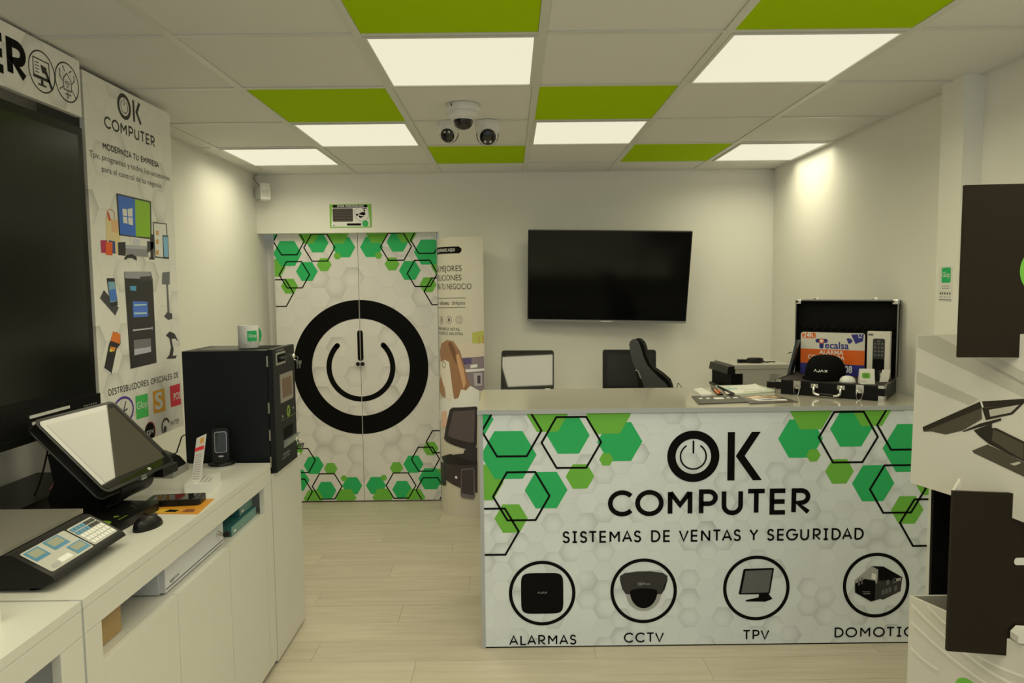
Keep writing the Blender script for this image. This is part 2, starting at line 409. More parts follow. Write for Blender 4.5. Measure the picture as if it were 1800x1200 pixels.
# columns: 0 wall strip, 1 left, 2 CB, 3 BA, 4 AD, 5 DE, 6 right ; rows k from -8 (GY-4.8) so row index r = k+8
LIGHT = {(3, 0), (4, 2), (2, 2), (5, 0), (6, 3), (1, 3), (4, -2), (2, -2), (6, -2), (1, -3), (3, -3), (5, -3), (2, -5), (4, -5)}  # negative rows: unseen panels, added to light the room
GREEN = {(3, -1), (3, 3), (4, 1), (2, 1), (5, -1), (5, 3), (4, -3), (2, -3), (3, -4), (5, -4)}
for k in range(-2, 4):
    X = GX+TS*k; obj('ceiling_rail', box((X-RW/2, YF, ZC-.001), (X+RW/2, YB, ZC+.02)), RAIL, ce)
for j, Y in enumerate(ys[:-1]):
    obj('ceiling_rail', box((XL, Y-RW/2+.004, ZC-.0005), (XR, Y+RW/2-.004, ZC+.02)), RAIL, ce)
for X0, X1 in ((XL, XL+.022), (XR-.022, XR)): obj('wall_angle', box((X0, YF, ZC-.0015), (X1, YB, ZC+.02)), RAIL, ce)
obj('wall_angle', box((XL, YB-.022, ZC-.0015), (XR, YB, ZC+.02)), RAIL, ce)
for c in range(7):
    for j in range(len(ys)-1):
        r = j-8
        if (c, r) in LIGHT: continue
        a, b = xs[c]+(RW/2 if c else .02)+.001, xs[c+1]-(RW/2 if c < 6 else .02)-.001
        y0, y1 = ys[j]+RW/2-.003, ys[j+1]-(RW/2-.003 if j < len(ys)-2 else .021)
        g = (c, r) in GREEN
        if b-a < .02: continue
        obj('ceiling_tile', box((a, y0, ZC+(.001 if g else .004)), (b, y1, ZC+.02)), CGREEN if g else CEIL, ce)

LIT = mat('lamp_diffuser', (.05, .05, .05), .6, emit=(.83, .79, .60))
def make_light():
    t = thing('ceiling_light', '', 'light', (0, 0, ZC))
    h = .285
    bm = BM()
    for a, b in (((-h, -h), (h, -h+.012)), ((-h, h-.012), (h, h)), ((-h, -h+.012), (-h+.012, h-.012)), ((h-.012, -h+.012), (h, h-.012))):
        abox(bm, (*a, -.004), (*b, .012))
    obj('frame', bm, RAIL, t)
    obj('diffuser', box((-h+.012, -h+.012, 0), (h-.012, h-.012, .010)), LIT, t)
    ld = bpy.data.lights.new('panel_lamp', 'AREA'); ld.shape = 'SQUARE'; ld.size = .545; ld.energy = LAMP_W; ld.color = LAMP_C
    ld.spread = math.radians(157)
    lo = bpy.data.objects.new('panel_lamp', ld); COL.objects.link(lo); lo.parent = t; lo.location = (0, 0, -.006)
    return t
first = None
LN = {(3, 0): 'square white LED ceiling panel directly in front of the ceiling cameras', (5, 0): 'square white LED ceiling panel at the upper right, beside the right green tile',
 (2, 2): 'LED ceiling panel behind a green tile, left of the ceiling cameras', (4, 2): 'LED ceiling panel behind a green tile, right of the ceiling cameras',
 (1, 3): 'LED ceiling panel in the far left corner beside the left wall', (6, 3): 'LED ceiling panel in the far right corner beside the right wall'}
for (c, r) in sorted(LIGHT):
    X = GX+TS*(c-3)+.3; Y = GY+TS*r+.3
    if c == 6: X = (1.315+XR)/2
    Mx = M.Translation((X, Y, ZC))
    if first is None: first = make_light(); t = first; t.matrix_world = Mx; WM[t.name] = Mx
    else: t = copy_tree(first, Mx)
    if c == 6: t.scale.x = (XR-1.315-.05)/.57
    t['label'] = LN.get((c, r), 'LED ceiling panel out of view nearer the shop front')
    t['group'] = 'LED ceiling panels'

tag(obj('wall_left', box((XL-.1, YF, 0), (XL, YB+.25, ZC+.06)), WALL), kind=S)
tag(obj('wall_right', box((XR, YF, 0), (XR+.1, YB+.25, ZC+.06)), WALL), kind=S)
DX0, DX1, DH = XL+.03, -.505, 1.985
bm = box((DX1, YB, 0), (XR, YB+.12, ZC+.06)); abox(bm, (XL, YB, DH), (DX1, YB+.12, ZC+.06)); abox(bm, (XL-.02, 5.32, 0), (DX1+.02, 5.4, DH+.1))
tag(obj('wall_back', bm, WALL), kind=S)
# pillar on the right wall
tag(obj('trim_1', box((1.805, 2.87, 0), (XR, 3.02, ZC+.01)), WALL, bev=.004), 'white boxed pillar standing against the right wall', kind=S)

# ------------------------------------------------------------------ double doors with print
SEAM = -1.102
def door(name, x0, x1, label):
    o = tag(obj(name, box((x0, YD, .012), (x1, YD+.04, 2.04)), HEXD, bev=.0015), label, kind=S)
    return o
d1 = door('door_1', -1.712, SEAM-.0015, 'left leaf of the white hexagon-print double door')
d2 = door('door_2', SEAM+.0015, -.530, 'right leaf of the white hexagon-print double door')
pl = Print((SEAM, YD, 0), (1, 0, 0), (0, 0, 1))
# measured on the left leaf, mirrored on the right one (centre px, radius px)
top_g = [(505.3, 445.5, 25), (558.3, 426.8, 19), (604.5, 434.5, 20), (539.4, 477, 19), (476, 412, 12)]
top_l = [(542, 412, 18), (594, 411, 19), (569.8, 465, 13), (592.9, 449.7, 6.5), (484, 470.7, 18), (508.8, 503, 15)]
top_o = [(507.7, 424, 27), (561.4, 435, 27), (517.5, 482.8, 26.4), (489, 515, 27)]
bot_g = [(726.7, 815.5, 18), (661, 853, 18), (707, 860, 18), (757, 841, 22)]
bot_l = [(697, 822, 12), (674.7, 839.5, 6), (673, 874, 18.6), (730, 874, 18), (757, 788, 14), (778, 838, 17)]
bot_o = [(705, 853, 26.5), (748, 806.7, 25), (757, 861, 26), (772, 776, 23)]
PXM = YD/FPX
def uvr(l, top):
    out = []
    for x, y, r in l:
        u, v = pl.px(x, y); out.append((-u if top else u, v, r*PXM))
    return out
for dd, sgn, clip in ((d1, -1, (-.608, .014, -.003, 2.038)), (d2, 1, (.003, .014, .571, 2.038))):
    pr = Print((SEAM, YD, 0), (1, 0, 0), (0, 0, 1), clip)
    for gs, ls, os_, top in ((top_g, top_l, top_o, 1), (bot_g, bot_l, bot_o, 0)):
        for u, v, r in uvr(ls[4:], top): pr.hexa(sgn*u, v, r, PL, 1)
        for u, v, r in uvr(gs, top): pr.hexa(sgn*u, v, r, PG, 2)
        for u, v, r in uvr(ls[:4], top): pr.hexa(sgn*u, v, r, PL, 3)
        for u, v, r in uvr(os_, top): pr.hexo(sgn*u, v, r, .0085, INK, 4)
    pr.build('hexagon_print', dd, 'green, lime and outlined hexagons printed on the door')
    cu, cv = pl.px(636.2, 645.5)
    cu = .0
    pr.ring(cu, cv, .427, .137, INK, 5, 96)
    a = arc(cu, cv, .234, .234, -90, 44 if sgn > 0 else -224, 40); pr.stroke(a, .038, INK, 5); pr.disc(*a[-1], .019, INK, 5, n=16)
    s0, s1 = pl.px(634, 634)[1], pl.px(632, 580)[1]
    pr.rr(-.021, s0, .021, s1, .02, INK, 5)
    pr.build('power_symbol_print', dd, 'black power symbol in a ring, half on each leaf')
    ku, kv = sgn*.017, pl.px(635, 639)[1]
    obj('knob', lathe([(0, 0), (.006, 0), (.006, .012), (.014, .016), (.015, .024), (.010, .03), (0, .031)], 16, (SEAM+ku, YD, kv), axis=(0, -1, 0)), BLACK, dd, True, smooth=True)
tag(obj('trim_2', box((DX1-.012, YD-.005, 0), (DX1+.002, YD+.05, DH)), RAIL), kind=S)

# ================================================================== RECEPTION COUNTER
CY, CX0, CX1, CH, CB = 3.02, -.140, 1.845, 1.06, 3.62
t = thing('reception_counter', 'long white reception counter with hexagon print front and grey worktop', 'counter', ((CX0+CX1)/2, (CY+CB)/2, 0))
obj('worktop', box((CX0-.006, CY-.008, CH-.018), (CX1, CB, CH)), TOPM, t, True, bev=.0015)
obj('worktop_edge_strip', box((CX0-.007, CY-.010, CH-.019), (CX1, CY-.0081, CH-.0005)), EDGE, t, True)
fp = obj('front_panel', box((CX0+.016, CY, .006), (CX1-.016, CY+.018, CH-.018)), HEXC, t, True)
obj('side_panel', box((CX0, CY-.004, 0), (CX0+.016, CB-.02, CH-.018)), EDGE, t, True)
obj('side_panel', box((CX1-.016, CY-.004, 0), (CX1, CB-.02, CH-.018)), EDGE, t, True)
obj('inner_shelf', box((CX0+.016, CY+.018, .72), (CX1-.016, CB-.05, .74)), CABIN, t, True)
obj('floor_strip', box((CX0+.016, CY+.002, 0), (CX1-.016, CY+.016, .006)), MATTE, t, True)
K = CY/FPX
clip = (CX0+.017, .008, CX1-.017, CH-.0185)
pr = Print((0, CY, 0), (1, 0, 0), (0, 0, 1), clip)
HX = (([(848, 847.6, 37.8), (1640, 838, 37.8), (898.4, 911, 30), (1594.6, 896, 29.3)], PL, 1),
    ([(894, 799.5, 50), (999, 765, 38), (1089.5, 776, 40.4), (960, 861, 38.3), (836.8, 737, 31), (1407, 770.5, 40), (1496, 753, 37.6), (1600.4, 787, 50), (1534.7, 849, 38)], PG, 2),
    ([(962, 727, 37.3), (1069.7, 728.5, 39.7), (1019.5, 837, 25.6), (1065.7, 807, 12.8), (1425.8, 722, 38), (1429.8, 799.8, 12.8), (1533, 717, 37), (1475.5, 828, 25.7)], PL, 3))
HO = [(899.3, 757, 53), (1004.3, 777.3, 53), (916.3, 871.8, 50.6), (864, 934.3, 49), (1491, 768, 52.6), (1593, 746, 52), (1578, 859, 50), (1630, 918, 49.5)]
for side in (0, 1):
    for l, m, lay in HX:
        for x, y, r in l:
            if (x > 1247) == side:
                pr.hexa(*pr.px(x, y), r*K, m, lay); pr.build('printed_hexagon', fp)
    for x, y, r in HO:
        if (x > 1247) == side:
            pr.hexo(*pr.px(x, y), r*K, .0088, INK, 4); pr.build('printed_hexagon_outline', fp)
u, v = pr.px(1218.6, 801.7)
pr.ring(u, v, .0945, .036, INK, 5)
pr.stroke(arc(u, v, .0555, .0555, 125, 415, 40), .0068, INK, 5, cap=True)
pr.stroke([(u, v+.016), (u, v+.066)], .0075, INK, 5, cap=True)
a, b = pr.px(1284.5, 844), pr.px(1284.5, 759)
pr.stroke([(a[0], a[1]), (a[0], b[1])], .031, INK, 5)
k1, k2, k3 = pr.px(1329, 758), pr.px(1301, 801), pr.px(1331, 843)
pr.clip = (CX0, a[1], CX1, b[1])
pr.stroke([(k1[0]+.006, b[1]+.008), (k2[0], k2[1]), (k3[0]+.006, a[1]-.008)], .032, INK, 5)
pr.clip = clip
c0, c1 = pr.px(1068.5, 908), pr.px(1425.4, 903)
pr.clip = (CX0, a[1], CX1, b[1]) if 0 else pr.clip
pr.build('logo_letters', fp, 'large black OK letters with power symbol in the O'); pr.clip = clip
pr.letters('COMPUTER', c0[0], c1[0], (c0[1]+c1[1])/2, .116, .0205, INK, 5)
pr.build('name_letters', fp, 'black COMPUTER lettering')
c0, c1 = pr.px(988, 956.5), pr.px(1518, 946)
full = 'SISTEMAS DE VENTAS Y SEGURIDAD'; wid = lambda q: twid(q, .22)
k_ = (c1[0]-c0[0]-.0082)/wid(full); pos = 0
for wd_ in full.split():
    pre = full[:full.index(wd_, pos)]; pos = len(pre); xa = c0[0]+(wid(pre)+.22+rsb(' ')+lsb(wd_[0]) if pre else 0)*k_
    pr.letters(wd_, xa, xa+wid(wd_)*k_+.0082, (c0[1]+c1[1])/2, .0535, .0082, INK, 5, .22); pr.build('tagline_word', fp, 'black word '+wd_)
for txt, a, b, e in (('ALARMAS', (895, 1134), (1013.4, 1132), 0), ('CCTV', (1096.5, 1129.3), (1167, 1128), 0), ('TPV', (1305, 1124), (1352, 1124), 0), ('DOMOTICA', (1466.5, 1120), (1627, 1118), 0)):
    c0, c1 = pr.px(*a), pr.px(*b)
    pr.letters(txt, c0[0], c1[0], (c0[1]+c1[1])/2, .046, .0068, INK, 5, .22); pr.build('service_name', fp, 'black word '+txt)
IC = [(953, 1042), (1131.3, 1038), (1329.3, 1033), (1539.7, 1028)]
G1, G2, G3 = mat('ink_grey_dark', (.025, .025, .027), .45), mat('ink_grey_mid', (.13, .14, .15), .45), mat('ink_grey_pale', (.40, .41, .42), .45)
for i, (x, y) in enumerate(IC):
    u, v = pr.px(x, y); pr.ring(u, v, .1385, .0145, INK, 5)
    if i == 0:
        pts = [(u+.0925*math.copysign(abs(math.cos(t))**.32, math.cos(t)), v-.001+.0915*math.copysign(abs(math.sin(t))**.32, math.sin(t))) for t in [2*math.pi*k/48+.01 for k in range(48)]]
        pr.poly(pts, INK, 5); pr.letters('ΛJΛX', u-.02, u+.021, v-.002, .0095, .0018, G3, 6, .25)
    if i == 1:
        pr.poly([(u-.104, v+.068), (u-.085, v+.08), (u-.03, v+.088), (u+.03, v+.088), (u+.085, v+.08), (u+.104, v+.066), (u+.104, v+.045), (u+.092, v+.005), (u+.078, v-.016), (u-.078, v-.014), (u-.094, v+.01), (u-.104, v+.05)], G1, 5)
        pr.poly([(u-.074, v-.015)]+arc(u, v-.012, .076, .078, 180, 360, 24)+[(u+.074, v-.015)], G3, 5)
        pr.poly(arc(u, v-.002, .060, .076, 180, 360, 24)+arc(u, v-.002, .06, .014, 0, 180, 16), INK, 6)
        pr.font('@lhua', u-.026, u+.028, v+.028, .010, G3, 6)
        pr.poly([(u+.085, v+.005), (u+.09, v+.008), (u+.096, v+.03), (u+.091, v+.032)], INK, 6)
    if i == 2:
        pr.poly([(u-.058, v+.083), (u-.052, v+.087), (u+.072, v+.09), (u+.076, v+.085), (u+.06, v-.022), (u+.055, v-.028), (u-.074, v-.028), (u-.077, v-.024)], INK, 5)
        pr.poly([(u-.048, v+.078), (u+.068, v+.082), (u+.054, v-.020), (u-.066, v-.022)], G2, 6)
        pr.poly([(u+.012, v-.028), (u+.055, v-.028), (u+.072, v-.05), (u+.04, v-.062), (u-.046, v-.060), (u-.046, v-.054), (u+.01, v-.042)], INK, 5)
    if i == 3:
        pr.poly([(u-.094, v+.02), (u-.022, v+.086), (u+.03, v+.084), (u+.114, v+.034), (u+.108, v-.028), (u+.032, v-.066), (u+.02, v-.062), (u-.02, v-.074), (u-.092, v-.032)], G1, 5)
        pr.poly([(u-.096, v+.022), (u-.022, v+.086), (u+.008, v+.082), (u+.004, v+.008), (u-.04, v+.022), (u-.09, v+.01)], G3, 6)
        pr.poly([(u-.022, v+.086), (u+.03, v+.084), (u+.116, v+.034), (u+.06, v+.02), (u+.012, v+.02), (u+.008, v+.07)], INK, 7)
        pr.poly([(u-.09, v+.01), (u-.05, v+.03), (u-.004, v+.02), (u-.004, v-.066), (u-.02, v-.072), (u-.09, v-.03)], INK, 7)
        pr.poly([(u-.022, v+.03), (u-.002, v+.024), (u-.002, v+.05), (u-.02, v+.056)], PWHITE, 8)
        pr.poly([(u+.07, v+.026), (u+.108, v+.034), (u+.106, v+.02), (u+.085, v+.016)], G3, 8)
        for a in ((.045, .0), (.075, .008), (.025, -.045), (.04, -.04), (.055, -.034), (.08, -.028)):
            pr.poly([(u+a[0], v+a[1]), (u+a[0]+.011, v+a[1]+.004), (u+a[0]+.011, v+a[1]+.026), (u+a[0], v+a[1]+.022)], G2, 8)
        for a in ((-.08, .0, .008, .03), (-.066, .005, .006, .032), (-.055, -.04, .03, .006), (-.06, -.03, .035, .004)):
            pr.rect(u+a[0], v+a[1], u+a[0]+a[2], v+a[1]+a[3], G2, 8)
    pr.build('round_icon', fp, ['black round icon of an alarm hub', 'black round icon of a dome camera', 'black round icon of a touch terminal', 'black round icon of a cut-away house'][i])

# ================================================================== TV
tv = thing('television', 'large flat black television tilted down on the back wall', 'television', (.68, 4.951, 1.649), -.048, None, .227, .022)
obj('bezel', box((-.555, -.02, -.32), (.555, .025, .32)), BLACK, tv, bev=.004)
obj('screen', box((-.546, -.0215, -.300), (.546, -.0195, .312)), mat('tv_screen', (.004, .004, .004), .16, ior=1.4), tv)
obj('lower_trim', box((-.553, -.023, -.322), (.553, -.0205, -.306)), SILVER, tv)
obj('badge', box((-.04, -.0238, -.318), (.04, -.0231, -.311)), WHITEP, tv)
obj('rear_housing', box((-.38, .025, -.24), (.38, .06, .2)), BLACK, tv, bev=.01)
bm = BM()
abox(bm, (.45, 5.10, 1.48), (.91, YB-.001, 1.80)); abox(bm, (.50, 4.99, 1.52), (.54, 5.11, 1.78)); abox(bm, (.82, 4.975, 1.52), (.86, 5.11, 1.78))
obj('wall_bracket', bm, DKGREY, tv, True)

# ================================================================== video surveillance sign, motion sensor
t = thing('surveillance_sign', 'green and white video surveillance sign on the wall above the door', 'sign', (-1.125, YB, 2.1))
pr = Print((0, YB-.004, 0), (1, 0, 0), (0, 0, 1))
q = pr.pxs([(579, 359), (652, 359), (653, 400), (582, 400)]); x0, x1, z0, z1 = q[0][0], q[1][0], q[3][1], q[0][1]
bd = obj('board', box((x0, YB-.004, z0), (x1, YB, z1)), mat('sign_green', (.22, .55, .06), .4), t, True)
def sg(a, b): return x0+(x1-x0)*a, z0+(z1-z0)*b
pr.poly([sg(.03, .04), sg(.97, .04), sg(.93, .86), sg(.06, .86)], PWHITE, 1)
pr.rect(*sg(.08, .85), *sg(.91, .965), INK, 2)
pr.font('ZONA VIDEOVIGILADA', *[sg(k, 0)[0] for k in (.18, .83)], sg(0, .875)[1], .014, PWHITE, 3, .02)
pr.rr(*sg(.07, .25), *sg(.56, .82), .008, mat('sign_brown', (.06, .045, .04), .4), 2)
for k in range(4): pr.rect(*sg(.10, .33+.12*k), *sg(.53, .365+.12*k), mat('sign_brown2', (.022, .016, .013), .4), 3)
u, v = sg(.775, .58); pr.ring(u, v, .051, .0015, INK, 2, 40); pr.disc(u, v, .050, PWHITE, 1.5)
pr.poly([(u-.028, v-.002), (u+.006, v+.014), (u+.022, v+.010), (u+.026, v-.006), (u+.012, v-.012), (u-.01, v-.006)], INK, 3)
pr.poly([(u-.024, v-.010), (u-.004, v-.016), (u+.016, v-.019), (u-.01, v-.030), (u-.02, v-.024)], INK, 3)
pr.disc(u-.034, v-.006, .008, INK, 3); pr.rect(u+.004, v+.034, u+.034, v+.040, INK, 3); pr.rect(u+.017, v+.012, u+.022, v+.036, INK, 3)
pr.disc(u+.019, v+.022, .006, INK, 3)
pr.rect(*sg(.41, .08), *sg(.75, .175), INK, 2); pr.disc(*sg(.855, .16), .022, PG, 2); pr.font('OK', sg(.82, 0)[0], sg(.89, 0)[0], sg(0, .12)[1], .016, PL, 3)
pr.poly([sg(.05, .07), sg(.14, .07), sg(.095, .15)], mat('ink_pale', (.5, .5, .48), .5), 2)
pr.build('sign_print', bd)
t = thing('motion_detector', 'small white motion detector high in the back left corner', 'sensor', (-1.70, 5.02, 2.26), math.radians(28), None, math.radians(-8))
obj('housing', box((-.032, -.028, -.055), (.032, .022, .06)), WHITEP, t, bev=.012, seg=4)
obj('lens_window', box((-.024, -.031, -.035), (.024, -.0275, .012)), mat('lens_white', (.55, .55, .50), .25), t, bev=.002)
obj('corner_bracket', prism([(-.02, .02, -.03), (.02, .02, -.03), (.02, .02, .05), (-.02, .02, .05)], (-.03, .085, .01)), WHITEP, t)
obj('cable', tube(spline([(-.034, .02, .055), (-.05, .04, .085), (-.055, .07, .11), (-.05, .09, .134)]), .0022, 6), BLACK, t)

# ================================================================== ceiling cameras
t = thing('dome_camera', 'white dome security camera with dark bubble, rear of the three on the ceiling', 'camera', (-.202, 3.26, ZC))
obj('base', lathe([(.072, 0.002), (.075, -.004), (.074, -.022), (.068, -.032), (.071, -.034), (.070, -.046), (.056, -.058), (.046, -.062)], 40), WHITEP, t, smooth=True)
obj('bubble', lathe([(.046, -.060), (.045, -.072), (.038, -.090), (.025, -.101), (.010, -.106), (0, -.107)], 32), mat('bubble_glass', (.02, .018, .018), .04, ior=1.5), t, smooth=True)
obj('bubble_rim', lathe([(.050, -.058), (.050, -.064), (.0455, -.066), (.0455, -.058)], 32), WHITEP, t, smooth=True)
obj('cable_notch', box((-.050, -.060, -.014), (-.044, -.052, -.004)), BLACK, t)
def turret(x, y, s, label, leds, rz):
    t = thing('turret_camera', label, 'camera', (x, y, ZC), rz, 'ceiling turret cameras')
    obj('base', lathe([(.052*s, .002), (.054*s, -.004), (.054*s, -.020), (.050*s, -.045), (.044*s, -.060), (.036*s, -.066)], 36), WHITEP, t, smooth=True)
    ax = V((0, -.90, -.44)).normalized(); upv = V((0, -.44, .90)).normalized(); c = V((0, -.010, -.056*s))
    prof = [(0, -.044*s)]+[(.044*s*math.sin(math.radians(k)), -.044*s*math.cos(math.radians(k))) for k in range(15, 132, 9)]
    obj('ball', lathe(prof, 32, c, axis=ax), WHITEP, t, smooth=True)
    r = .0345*s; h0 = .044*s*math.cos(math.radians(51))
    obj('face_ring', lathe([(r*1.10, h0-.006), (r*1.10, h0-.001), (r*1.0, h0+.003), (r*.96, h0-.001)], 32, c, axis=ax), WHITEP, t, smooth=True)
    obj('gimbal_gap', lathe([(.0475*s, -.010*s), (.0478*s, -.004*s), (.0455*s, -.003*s), (.0445*s, -.010*s)], 32, c, axis=ax), DKGREY, t, smooth=True)  # dark ring standing in for the shadow between ball and base
    f = obj('lens_face', lathe([(r, h0-.003), (r*.99, h0+.002), (r*.75, h0+.007*s), (r*.4, h0+.010*s), (0, h0+.011*s)], 32, c, axis=ax), GLASS, t, smooth=True)
    q = V((0, 0, 1)).rotation_difference(ax).to_matrix()
    for sx in (-1, 1): obj('led', lathe([(.0055*s, -.002), (.0055*s, .002), (0, .003)], 12, c+ax*(h0+.0078*s)+V((sx*.011*s, 0, 0))+upv*(.0185*s*leds), axis=ax), SILVER, f, smooth=True)
    return t
turret(-.293, 3.59, 1.0, 'white turret camera on the ceiling, left of the dome camera', 1, math.radians(-8))
turret(-.103, 3.585, 1.16, 'larger white turret camera on the ceiling, right of the dome camera', -1, math.radians(4))

# ================================================================== curved advertising totem
t = thing('advertising_totem', 'tall curved cream advertising totem beside the printed door', 'totem', (-.341, 4.935, 0))
A_, B_ = V((-.507, 5.065, 0)), V((-.178, 4.80, 0)); chord = (B_-A_); CL = chord.length; ch = chord.normalized(); nn = V((ch.y, -ch.x, 0))
if nn.y > 0: nn = -nn
BUL = .115; RAD = (CL*CL/4+BUL*BUL)/(2*BUL); HALF = math.asin(CL/2/RAD); AL = 2*HALF*RAD
mid = (A_+B_)/2; cen = mid-nn*(RAD-BUL)
def bend(u, v, w):                      # u along the arc from the far left edge
    a = -HALF+u/RAD; return cen+(nn*math.cos(a)+ch*math.sin(a))*(RAD+w)+V((0, 0, v))
def bend2(u, v, w):
    a = -HALF+u/RAD; p = (nn*-math.cos(a)+ch*math.sin(a))*(RAD*.7+w); return mid+nn*(RAD*.7)*.62+p*1.0+V((0, 0, v))
bm = BM(); n = 24; TH = 1.925
fr = [bend(AL*i/n, 0, 0) for i in range(n+1)]; bk = [mid+(p-mid)-2*nn*((p-mid).dot(nn))*.45-nn*(p-mid).dot(nn)*0 for p in fr]
bk = [p-nn*((p-mid).dot(nn))*1.4 for p in fr]
loop = fr+bk[-2:0:-1]
lo = [bm.verts.new(p) for p in loop]; hi = [bm.verts.new(p+V((0, 0, TH))) for p in loop]; m_ = len(loop)
for i in range(m_): bm.faces.new((lo[i], lo[(i+1) % m_], hi[(i+1) % m_], hi[i]))
bm.faces.new(lo[::-1]); bm.faces.new(hi)
bd = obj('curved_board', bm, mat('totem_cream', (.70, .66, .58), .35), t, True, smooth=True)
class Bent(Print):
    def px(s, x, y):                    # photo point carried to the curved face
        d = ray(x, y); d2 = V((d.x, d.y, 0)); o2 = V((0, 0, 0))-V((cen.x, cen.y, 0))
        a = d2.dot(d2); b = 2*o2.dot(d2); c = o2.dot(o2)-RAD*RAD; D = max(0, b*b-4*a*c); k = (-b-math.sqrt(D))/(2*a)
        p = d2*k-V((cen.x, cen.y, 0)); return (math.atan2(p.dot(ch), p.dot(nn))+HALF)*RAD, H+d.z*k
    def fine(s, pts, m, lay):           # split into vertical strips so that it follows the curve
        us = [p[0] for p in pts]; a, b = min(us), max(us); k = max(1, int((b-a)/.02))
        for i in range(k):
            q = clip_poly([tuple(p) for p in pts], (a+(b-a)*i/k, -9, a+(b-a)*(i+1)/k, 9))
            if len(q) > 2: s.f.append((q, m, lay))
pr = Bent((0, 0, 0), (1, 0, 0), (0, 0, 1), (.012, .003, AL-.003, TH-.003), bend)
def z8(x, y): return (750+x/2.308, 400+y/2.308)
def bf(L, m, lay): pr.fine(clip_poly([tuple(p) for p in pr.pxs([z8(*q) for q in L])], (.004, .003, AL-.003, TH-.003)), m, lay)
bf([(36, 82), (130, 76), (141, 84), (141, 96), (132, 104), (36, 110)], INK, 1)
pr.pxfont('ENCUENTRANOS AQUI', z8(38, 101), z8(114, 97), 5.5, PWHITE, 2, .01)
TX = mat('ink_text', (.03, .025, .022), .45)
for s_, a, b, h in (('LAS MEJORES', (28, 180), (142, 176), 10), ('SOLUCIONES', (28, 217), (141, 213), 10), ('PARA TU NEGOCIO', (15, 252), (182, 248), 10)):
    pr.pxfont(s_, z8(*a), z8(*b), h, TX, 2)
for yy in (287, 325): bf([(38, yy-1), (158, yy-3), (158, yy-1), (38, yy+1)], TX, 1)
pr.pxfont('elines', z8(54, 314), z8(90, 312), 7, TX, 2, .01); pr.pxfont('zinkpos', z8(102, 313), z8(155, 311), 7, TX, 2)
bf([(40, 300), (48, 299), (48, 313), (40, 314)], TX, 2)
for x in (60, 91, 131):
    u, v = pr.px(*z8(x, 374)); pr.ring(u, v, .024, .0025, TX, 2, 28); pr.rect(u-.007, v-.011, u+.007, v+.011, TX, 2); pr.rect(u-.005, v-.008, u+.005, v+.009, mat('totem_cream', None), 3) if x == 131 else None
pr.pxfont('COCINA  BARCA  RETAIL', z8(42, 416), z8(136, 414), 5, TX, 2); pr.pxfont('MODA  LOGISTICA  INDUSTRIA', z8(42, 434), z8(148, 432), 5, TX, 2)
pr.build('headline_print', bd, 'dark headline lettering and small round icons')
# shop scene in soft colours
for L, c in (([(120, 470), (245, 455), (245, 660), (120, 660)], (176, 160, 128)), ([(140, 528), (240, 520), (240, 660), (150, 660)], (112, 98, 92)),
             ([(185, 425), (240, 415), (240, 468), (185, 470)], (150, 148, 62)), ([(210, 440), (242, 436), (242, 468), (210, 470)], (150, 105, 60)), ([(146, 530), (182, 528), (182, 552), (146, 556)], (74, 62, 84)),
             ([(150, 575), (235, 570), (235, 580), (150, 586)], (190, 180, 160)), ([(190, 590), (225, 588), (225, 640), (195, 642)], (150, 140, 130)), ([(205, 600), (218, 599), (218, 632), (206, 632)], (60, 50, 46)),
             ([(178, 556), (206, 553), (206, 566), (178, 570)], (196, 186, 170))):
    zz_ = globals().get('zz_', 1)+.5; bf(L, ink(*c), zz_)
bf([(55, 700), (70, 690), (95, 690), (140, 650), (175, 640), (212, 660), (215, 760), (55, 780)], ink(206, 192, 165), 8)
bf([(58, 548), (80, 500), (110, 520), (120, 600), (110, 680), (95, 712), (80, 700), (75, 650), (64, 625), (60, 600), (54, 590)], ink(206, 176, 146), 9)
bf([(55, 500), (62, 470), (85, 455), (110, 462), (135, 500), (150, 550), (165, 610), (178, 640), (160, 660), (140, 655), (130, 690), (112, 695), (104, 640), (98, 590), (92, 545), (76, 535), (60, 545)], ink(128, 92, 58), 10)
bf([(118, 520), (130, 510), (150, 570), (160, 630), (150, 655), (138, 600)], ink(170, 130, 85), 11)
bf([(88, 470), (100, 462), (118, 500), (126, 560), (114, 540), (100, 505)], ink(96, 66, 40), 11)
bf([(60, 600), (70, 640), (78, 690), (62, 680), (52, 640)], ink(140, 104, 66), 10)
u, v = pr.px(*z8(71, 556)); pr.ring(u, v, .021, .0035, TX, 12, 24)
bf([(60, 750), (82, 740), (86, 800), (62, 815)], ink(190, 150, 115), 9)
pr.build('shop_scene_print', bd, 'printed picture of a long-haired woman with glasses in a shop')
bf([(95, 738), (106, 729), (200, 724), (206, 730), (203, 880), (196, 898), (180, 902), (80, 866), (72, 855)], ink(34, 28, 26), 3)
bf([(110, 744), (196, 738), (192, 866), (186, 872), (90, 845), (88, 838)], ink(72, 60, 54), 4)
bf([(155, 900), (205, 890), (205, 960), (150, 960), (110, 920), (150, 915)], ink(36, 30, 28), 3)
bf([(62, 928), (100, 918), (206, 950), (206, 1075), (78, 1020), (76, 960)], ink(44, 36, 33), 3)
bf([(62, 928), (100, 917), (206, 948), (206, 962), (78, 955)], ink(20, 16, 15), 4)
bf([(58, 945), (80, 955), (80, 1045), (60, 1040)], ink(36, 31, 30), 4)
bf([(142, 978), (188, 974), (194, 982), (196, 1092), (190, 1102), (144, 1094), (138, 1086)], ink(92, 82, 76), 5)
bf([(144, 982), (190, 978), (192, 1084), (142, 1076)], ink(48, 40, 38), 6)
u, v = pr.px(*z8(121, 1012)); pr.disc(u, v, .011, ink(180, 170, 160), 5, n=16)
pr.f = [(p, m, l+11) for p, m, l in pr.f]; pr.build('terminal_print', bd, 'printed picture of a dark touch terminal and handset')

